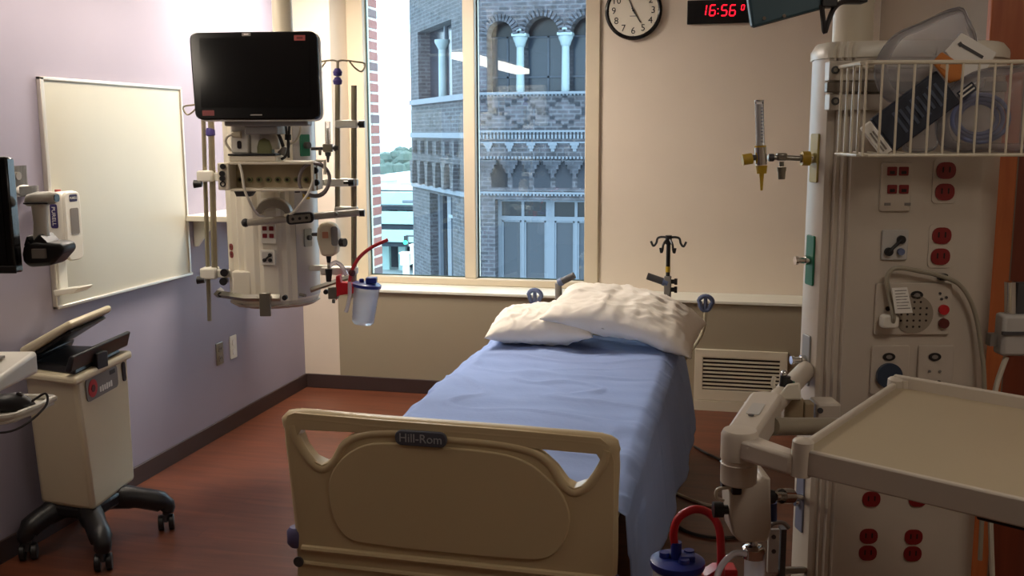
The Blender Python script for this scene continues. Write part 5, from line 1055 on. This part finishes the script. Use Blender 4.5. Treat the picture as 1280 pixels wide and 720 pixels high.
# ---- teal tablet back and its cable at the top
def tablet():
    D = 2.62; t = thing('tablet_screen', 'teal backed flat screen hanging tilted at the top edge of the picture', 'screen', P(990, 20, D), M=YF)
    q = [P(u, v, D) for u, v in ((941, 34), (1041, 7), (1030, -60), (930, -40))]
    MB(YF).prism([(p.x, p.z) for p in q], (0, D+.03, 0), X, Z, .03).build('back_shell', 'teal_back', t, bevel=.006)
    MB(YF).prism([(p.x, p.z) for p in [P(u, v, D) for u, v in ((945, 33.5), (1041, 7.5), (1031, -58), (936, -38))]], (0, D+.04, 0), X, Z, .01).build('bezel', 'black_plastic', t, bevel=.003)
    for u, v in ((955, 23), (980, 20)): p = P(u, v, D-.001); MB(YF).cyl(p, p-Y*.003, .0045, n=10).build('screw', 'chrome', t)
    p = P(1036, 3, D); MB(YF).box((p.x-.02, D-.01, p.z-.012), (p.x+.02, D+.03, p.z+.05)).build('cable_exit', 'black_plastic', t, bevel=.003)
    a = P(1000, -60, D); MB(YF).tube([(a.x, D+.03, a.z), (a.x, D+.2, a.z+.1), (a.x, D+.2, ZC)], .02, 10).build('hanger', 'grey_plastic', t)
    MB(YF).tube(crom([P(1027, 6, D), P(1029, 25, D), P(1031, 40, D), P(1035, 28, D), P(1043, 10, D+.02), P(1055, 2, D+.06), P(1075, 1, D+.1)], 6), .0065, 8).build('cable', 'cable_dark', t)
    MB(YF).box(P(1058, 3, D+.09), P(1078, -14, D+.14)).build('junction_box', 'black_plastic', t, bevel=.004)
tablet()
# ---- tray on an articulated arm
TZ = 1.05
A, Bk = W(1003, 562, z=TZ), W(1092, 479, z=TZ); ed = (Bk-A); L1 = ed.length; ey = Mx.Rotation(math.radians(-5), 3, 'Z') @ ed.normalized(); ex = (V((ey.y, -ey.x, 0))-Z*.035).normalized()
def tray():
    t = thing('equipment_tray', 'beige rectangular equipment tray with raised rim in the right foreground', 'tray', A+ex*.35+ey*L1/2-Z*.03)
    Wd = .72; M = Mx((ex, ey, ex.cross(ey))).transposed().to_4x4(); M.translation = A
    MB(M).prism(rrect(Wd, L1, .02, 4, Wd/2, L1/2), (0, 0, -.03), X, Y, .03).build('top', mat('tray_beige', (178, 162, 134), .45), t, bevel=.003)
    for a, b in (((-.008, -.008, -.035), (.006, L1+.008, .012)), ((-.008, L1-.006, -.035), (Wd+.008, L1+.010, .03)), ((Wd-.006, -.008, -.035), (Wd+.008, L1+.008, .012)), ((-.008, -.012, -.05), (Wd+.008, .004, .004))):
        MB(M).box(a, b).build('rim', 'rcol', t, bevel=.004)
    for x, y in ((0, 0), (0, L1), (Wd, 0), (Wd, L1)): MB(M).cyl((x, y, -.055), (x, y, .018), .022, n=18).sph((x, y, .018), (.021, .021, .008)).build('corner_bumper', 'rcol', t)
    MB(M).box((.34, .0, -.06), (.5, .08, -.035)).build('under_bracket', 'black_plastic', t, bevel=.004)
    MB(M).cyl((.02, L1+.0, -.02), (.02, L1+.0, .02), .012).build('rail_peg', 'rcol', t)
    return M
TM = tray()
def arm():
    t = thing('tray_arm', 'jointed cream support arm between the right column and the tray', 'arm', W(925, 600, z=.9))
    j = W(925, 541, z=TZ-.005); k = W(957, 493, z=TZ-.005)
    d = (j-k); L = d.length; dx = d.normalized(); dy = V((-dx.y, dx.x, 0)); w = .04
    pts = [(-.03*math.cos(a), w*math.sin(a)) for a in [PI/2-i*PI/8 for i in range(9)]]
    MB().prism([(x, y*1) for x, y in [(0, w)]+[(-w*math.sin(i*PI/8), w*math.cos(i*PI/8)) for i in range(1, 8)]+[(0, -w), (L, -w*.9), (L, w*.9)]], k-Z*.07, dx, dy, .07).build('rear_link', 'rcol', t, bevel=.01, seg=3)
    lb = MB().prism(rrect(.1, .03, .006), lerp(k, j, .42)+Z*.0005, dx, dy, .0015).build('arm_label', 'pale_grey', t); MB().cyl(lerp(k, j, .6)+Z*.002, lerp(k, j, .6)+Z*.004, .007, n=12).build('screw', 'dark_grey', t)
    MB().lathe(j-Z*.115, [(.036, 0), (.040, .004), (.040, .045), (.041, .047), (.0385, .049), (.0385, .056), (.041, .058), (.041, .112), (.036, .122), (.0, .125)], 28).build('joint', 'rcol', t)
    e = A+V((-.01, .0, 0)); g = e-j; gx = g.normalized(); gx.z = 0; gx.normalize(); gy = V((-gx.y, gx.x, 0))
    MB().prism([(0, -.03), (g.length, -.02), (g.length, .02), (0, .03)], j-Z*.05, gx, gy, .045).build('front_link', 'rcol', t, bevel=.008, seg=3)
    # link back to the column
    c = YF @ V((P(1012, 500, CD2+.1).x, CD2+.12, k.z-.05)); MB().tube([k-Z*.05, c], .028, 14).build('column_mount', 'rcol', t)
    a, b = P(962, 508, CD2-.25), P(1042, 520, CD2-.1)
    MB(YF).tube([P(966, 533, 2.35), P(1062, 533, 2.5)], .022, 14).build('cross_tube', mat('tube_grey', (150, 140, 122), .4), t)
    q = MB(YF); 
    MB(YF).box(P(980, 527, CD2-.2), P(1000, 494, CD2-.16)).build('clamp_block', mat('clamp_grey', (160, 142, 112), .45), t, bevel=.004); MB(YF).box(P(1005, 527, CD2-.2), P(1013, 499, CD2-.16)).build('clamp_block', mat('clamp_grey', (160, 142, 112), .45), t, bevel=.004)
    a, b = P(1021, 530, CD2-.2), P(1052, 505, CD2-.2); k2 = MB(YF).box((a.x, CD2-.2, a.z), (b.x, CD2-.12, b.z)).build('arm_head', 'rcol', t, bevel=.006); s = P(1025, 513, CD2-.201); MB(YF).cyl(s, s-Y*.004, .008, n=12).build('screw', 'dark_grey', k2)
    a, b = P(967, 500, CD2-.3), P(1003, 479, CD2-.3); MB(YF).loft([[P(970, 500, CD2-.3), P(1002, 500, CD2-.3), P(1002, 500, CD2-.2), P(972, 500, CD2-.2)], [P(984, 480, CD2-.3), P(1000, 478, CD2-.3), P(1000, 478, CD2-.2), P(984, 480, CD2-.2)]]).build('cover', 'column_cream', t, bevel=.005)
arm()
def clips():
    D = CD2-.22; t = thing('cable_clips', 'black clips and short pale tubes on top of the tray arm', 'clip', P(976, 492, D), M=YF)
    MB(YF).cyl(P(980, 486, D), P(982, 470, D), .014, n=12).build('clip', 'black_plastic', t); MB(YF).cyl(P(975, 490, D), P(988, 474, D), .012, n=12).build('clip', 'black_plastic', t); MB(YF).cyl(P(986, 478, D), P(992, 480, D), .008, n=10).build('clip', 'green_plate', t)
    MB(YF).tube(crom([P(970, 488, D), P(966, 480, D), P(968, 471, D)], 5), .006, 8).build('pale_tube', 'cable_white', t); MB(YF).tube(crom([P(974, 492, D), P(978, 484, D), P(985, 478, D)], 5), .006, 8).build('pale_tube', 'cable_white', t); p = P(980, 467, D); MB(YF).sph(p, .01, 10).build('chrome_ball', 'chrome', t)
clips()
# ---- suction set under the arm
def suction():
    D = 2.2; t = thing('suction_regulator', 'large cream suction regulator hanging under the tray arm joint', 'regulator', P(930, 672, D), M=YF)
    pts = [(907, 600), (921, 597), (946, 593), (948, 587), (958, 590), (959, 655), (954, 669), (922, 671), (911, 660), (908, 640)]
    MB(YF).prism([(P(u, v, D).x, P(u, v, D).z) for u, v in pts[::-1]], (0, D+.05, 0), X, Z, .09).build('body', 'rcol', t, bevel=.012, seg=3)
    e = P(920, 606, D-.04); MB(YF).cb(e, (.022, .03, .04)).build('latch', 'black_plastic', t, bevel=.004); e = P(908, 604, D-.03); MB(YF).cyl(e-X*.012, e+X*.02, .01, n=12).build('stem', 'dark_grey', t)
    MB(YF).tube(crom([P(914, 609, D-.04), P(897, 612, D-.04), P(896, 622, D-.04), P(905, 626, D-.04)], 5), .004, 6).build('wire_loop', 'cable_white', t)
    e = P(897, 637, D-.02); MB(YF).cyl(e-X*.01, e+X*.012, .018, n=16).cyl(e+X*.012, e+X*.03, .011, n=12).build('control_knob', 'black_plastic', t)
    MB(YF).cyl(P(958, 621, D), P(968, 621, D), .02, .015, n=14).build('coupling', 'black_plastic', t); MB(YF).cyl(P(968, 621, D), P(976, 620, D+.02), .01, n=12).cyl(P(976, 620, D+.02), P(988, 620, D+.05), .018, n=14).build('chrome_coupling', 'chrome', t); MB(YF).cyl(P(986, 620, D+.05), P(1002, 622, CD2+.1), .01, n=12).build('gas_stem', 'chrome', t)
    MB(YF).cyl(P(965, 628, D+.05), P(965, 650, D+.05), .012, n=12).build('blue_fitting', mat('fitting_blue', (40, 60, 110), .4), t)
    jr = thing('overflow_jar', 'small chrome topped clear jar below the large suction regulator', 'jar', P(942, 735, D), M=YF); b = P(942, 740, D); tp = P(942, 690, D); h = tp.z-b.z
    MB(YF).lathe(b, [(.0, 0), (.02, 0), (.024, .01), (.024, h), (.022, h), (.0, h-.002)], 20).build('jar', 'canister_clear', jr); MB(YF).lathe(tp, [(.026, -.012), (.026, .01), (.02, .016), (.009, .018), (.008, .03)], 20).build('cap', 'chrome', jr); MB(YF).cyl(tp+Z*.02, P(934, 672, D), .007, n=10).build('neck', 'dark_grey', jr)
    MB(YF).tube(crom([P(932, 692, D-.03), P(918, 692, D-.04), P(904, 704, D-.05), P(896, 722, D-.05), P(893, 750, D-.05)], 6), .0075, 10).build('clear_hose', 'tube_clear', jr)
    D = 2.25; cn = thing('suction_canister', 'suction canister with dark blue lid at the bottom right of the bed', 'canister', P(848, 770, D), M=YF); c = P(847, 700, D); 
    MB(YF).lathe(c-Z*.25, [(.0, 0), (.048, 0), (.054, .01), (.058, .24), (.056, .24), (.05, .012), (.0, .008)], 32).build('jar', 'canister_clear', cn)
    l = MB(YF).lathe(c-Z*.014, [(.0, -.004), (.062, -.004), (.065, .004), (.064, .014), (.05, .02), (.0, .02)], 32).build('lid', 'blue_lid', cn)
    for dx, dy, h in ((-.004, -.0, .028), (.028, .008, .022), (-.03, .006, .018), (.01, -.03, .016)): MB(YF).cyl(c+V((dx, dy, .004)), c+V((dx, dy, h)), .014, .012, n=14).build('lid_port', 'blue_lid', l)
    MB(YF).cb(c+V((.02, -.012, .012)), (.035, .03, .014)).build('lid_latch', 'blue_lid', l, bevel=.003)
    hs = thing('red_hose', 'red suction hose arching from the blue canister lid to the regulator', 'hose', P(875, 700, D), M=YF)
    MB(YF).tube(crom([c+V((-.004, 0, .025)), P(842, 668, D), P(848, 648, D), P(866, 637, D), P(884, 640, D), P(897, 655, D-.02), P(901, 680, D-.04), P(901, 720, D-.05)], 6), .0095, 10).build('hose', 'bright_red', hs); MB(YF).cyl(c+V((-.004, 0, .02)), c+V((-.004, 0, .045)), .013, n=12).build('hose_end', 'blue_lid', hs)
    bb = thing('canister_bracket', 'red plastic bracket beside the blue lidded canister at the lower edge', 'bracket', P(890, 735, D), M=YF); a, b = P(878, 740, D), P(922, 711, D); MB(YF).prism([(a.x, a.z), (b.x, a.z), (b.x, b.z), (a.x+.03, b.z), (a.x, b.z-.02)], (0, D+.04, 0), X, Z, .05).build('plate', 'bright_red', bb, bevel=.005)
    D = 2.5; mp = thing('mount_plate', 'grey mounting plate with two screws behind the clear jar', 'bracket', P(968, 715, D), M=YF); a, b = P(959, 716, D), P(975, 662, D); MB(YF).box((a.x, D, a.z), (b.x, D+.01, b.z)).build('plate', 'pale_grey', mp, bevel=.002)
    for v in (671, 689): p = P(967, v, D); MB(YF).cyl(p, p-Y*.003, .006, n=10).build('screw', 'dark_grey', mp)
    MB(YF).box((b.x+.004, D+.0, a.z-.02), (b.x+.018, D+.03, b.z+.0)).build('side_rail', 'dark_grey', mp); MB(YF).tube(crom([P(955, 668, D), P(965, 655, D), P(978, 653, D), P(986, 660, D)], 5), .006, 8).build('top_wire', 'grey_plastic', mp); 
    MB(YF).tube([P(968, 714, D+.012), P(1014, 712, CD2+.16)], .011, 8).build('mount_bar', 'steel', mp)
suction()
# ---- grey holder at the right edge of the column
def side_holder():
    D = 2.8; t = thing('side_holder', 'grey instrument holder with chrome cylinder at the right picture edge', 'holder', P(1268, 445, D), M=YF)
    a, b = P(1252, 446, D), P(1300, 394, D); MB(YF).box((a.x, D, a.z), (b.x, D+.06, b.z)).build('cup', 'pale_grey', t, bevel=.01); MB(YF).box((a.x-.004, D-.006, P(0, 423, D).z), (b.x, D+.004, P(0, 419, D).z)).build('seam', 'dark_grey', t)
    MB(YF).cyl(P(1263, 394, D+.03), P(1263, 352, D+.03), .016, n=18).build('chrome_cylinder', 'chrome', t); MB(YF).box(P(1270, 396, D+.02), P(1280, 352, D+.05)).build('dark_cylinder', 'dark_grey', t)
    MB(YF).tube(crom([P(1258, 446, D+.02), P(1252, 462, D+.02), P(1246, 480, D+.02), P(1243, 500, D+.02), P(1240, 560, D+.02), P(1238, 640, D+.02), P(1242, 760, D+.02)], 6), .008, 8).build('hose', 'cable_white', t); MB(YF).box((P(1244, 432, D).x, D+.03, P(0, 440, D).z), (a.x+.01, D+.06, P(0, 425, D).z)).build('mount', 'grey_plastic', t)
side_holder()
# ---- cords on the floor beside the bed
for pts, lb in (([(868, 558), (882, 566), (900, 575), (925, 592), (960, 600)], 'dark power cord on the floor near the vent'), ([(838, 613), (858, 622), (880, 630), (900, 633)], 'pale thin cord on the floor right of the bed'), ([(838, 650), (858, 664), (885, 671), (915, 672), (950, 668)], 'black cord curving on the floor behind the red hose')):
    MB().tube(crom([W(u, v, z=.008) for u, v in pts], 6), .007, 8).build('floor_cord', 'cable_white' if 'pale' in lb else 'cable_dark', label=lb, cat='cord')

# ================================================================ CLOCKS ON THE BACK WALL
def clock():
    c = W(792.5, 14, y=YU); r = (W(827.5, 14, y=YU).x-W(757.5, 14, y=YU).x)/2
    t = thing('wall_clock', 'round white wall clock with black rim and black numerals', 'clock', (c.x, YU, c.z-r))
    f = MB().cyl((c.x, YU, c.z), (c.x, YU-.03, c.z), r-.01, n=48).build('face', mat('clock_face', (226, 218, 200), .6), t)
    MB().tube([(c.x+(r-.01)*math.cos(a), YU-.022, c.z+(r-.01)*math.sin(a)) for a in [i*2*PI/48 for i in range(48)]], .014, 10, True).build('rim', 'black_gloss', t)
    for n_ in range(1, 13):
        a = PI/2-n_*PI/6; MB().text(str(n_), .058, (c.x+(r-.052)*math.cos(a), YU-.031, c.z+(r-.052)*math.sin(a)), X, Z, .001).build('numeral', 'black_plastic', f)
    for i in range(60):
        if 1:
            a = i*PI/30; l = .012 if i % 5 == 0 else .006
            if i % 5 == 0: MB().tube([(c.x+(r-.024)*math.cos(a), YU-.031, c.z+(r-.024)*math.sin(a)), (c.x+(r-.018)*math.cos(a), YU-.031, c.z+(r-.018)*math.sin(a))], .0015, 4).build('minute_mark', 'black_plastic', f)
    for L, ang, w in ((.085, -58, .0035), (.125, 112, .003)):
        a = math.radians(ang); MB().tube([(c.x-.02*math.cos(a), YU-.035, c.z-.02*math.sin(a)), (c.x+L*math.cos(a), YU-.035, c.z+L*math.sin(a))], w, 6).build('hand', 'black_plastic', t)
    MB().cyl((c.x, YU-.03, c.z), (c.x, YU-.04, c.z), .007, n=12).build('hub', 'black_plastic', t); MB().box((c.x-.022, YU-.0315, c.z-.035), (c.x+.022, YU-.0305, c.z-.03)).build('maker_mark', 'grey_plastic', f)
clock()
def digital():
    a, b = W(859, 31, y=YU), W(962, 30, y=YU); z0 = a.z-.0; h = .14
    t = thing('digital_clock', 'black digital wall clock with glowing red digits 16:56', 'clock', ((a.x+b.x)/2, YU, z0)); MB().box((a.x, YU-.03, z0), (b.x, YU, z0+h)).build('case', 'black_gloss', t, bevel=.003)
    SEG = {'a': ((0, 2), (1, 2)), 'b': ((1, 2), (1, 1)), 'c': ((1, 1), (1, 0)), 'd': ((0, 0), (1, 0)), 'e': ((0, 1), (0, 0)), 'f': ((0, 2), (0, 1)), 'g': ((0, 1), (1, 1))}
    DG = {'1': 'bc', '6': 'acdefg', '5': 'acdfg', '0': 'abcdef'}
    p0 = W(879, 14, y=YU-.03); sx = W(893, 14, y=YU).x-W(884, 14, y=YU).x; hh = W(884, 7, y=YU).z-W(884, 20, y=YU).z
    def dig(ch, u, vb, k, w):
        o = W(u, vb, y=YU-.031); m = MB()
        for s in DG[ch]:
            (x0, y0_), (x1, y1_) = SEG[s]; q0 = V((x0*w+y0_*k*.06, 0, y0_*k/2)); q1 = V((x1*w+y1_*k*.06, 0, y1_*k/2)); d = (q1-q0); q0 += d*.1; q1 -= d*.1
            m.tube([V((o.x, YU-.031, o.z))+q0, V((o.x, YU-.031, o.z))+q1], (.0035 if k > .04 else .0026), 5)
        m.build('digit', 'led_red', t)
    k = hh; w = sx*.74
    dig('1', 875, 19.5, k, w); dig('6', 886.5, 19.5, k, w); dig('5', 901, 19.5, k, w); dig('6', 911.5, 19.5, k, w); dig('0', 926.5, 12.5, k*.48, w*.5)
    for v in (11, 17): p = W(897.5, v, y=YU-.031); MB().cyl((p.x, YU-.03, p.z), (p.x, YU-.034, p.z), .0034, n=8).build('colon_dot', 'led_red', t)
digital()
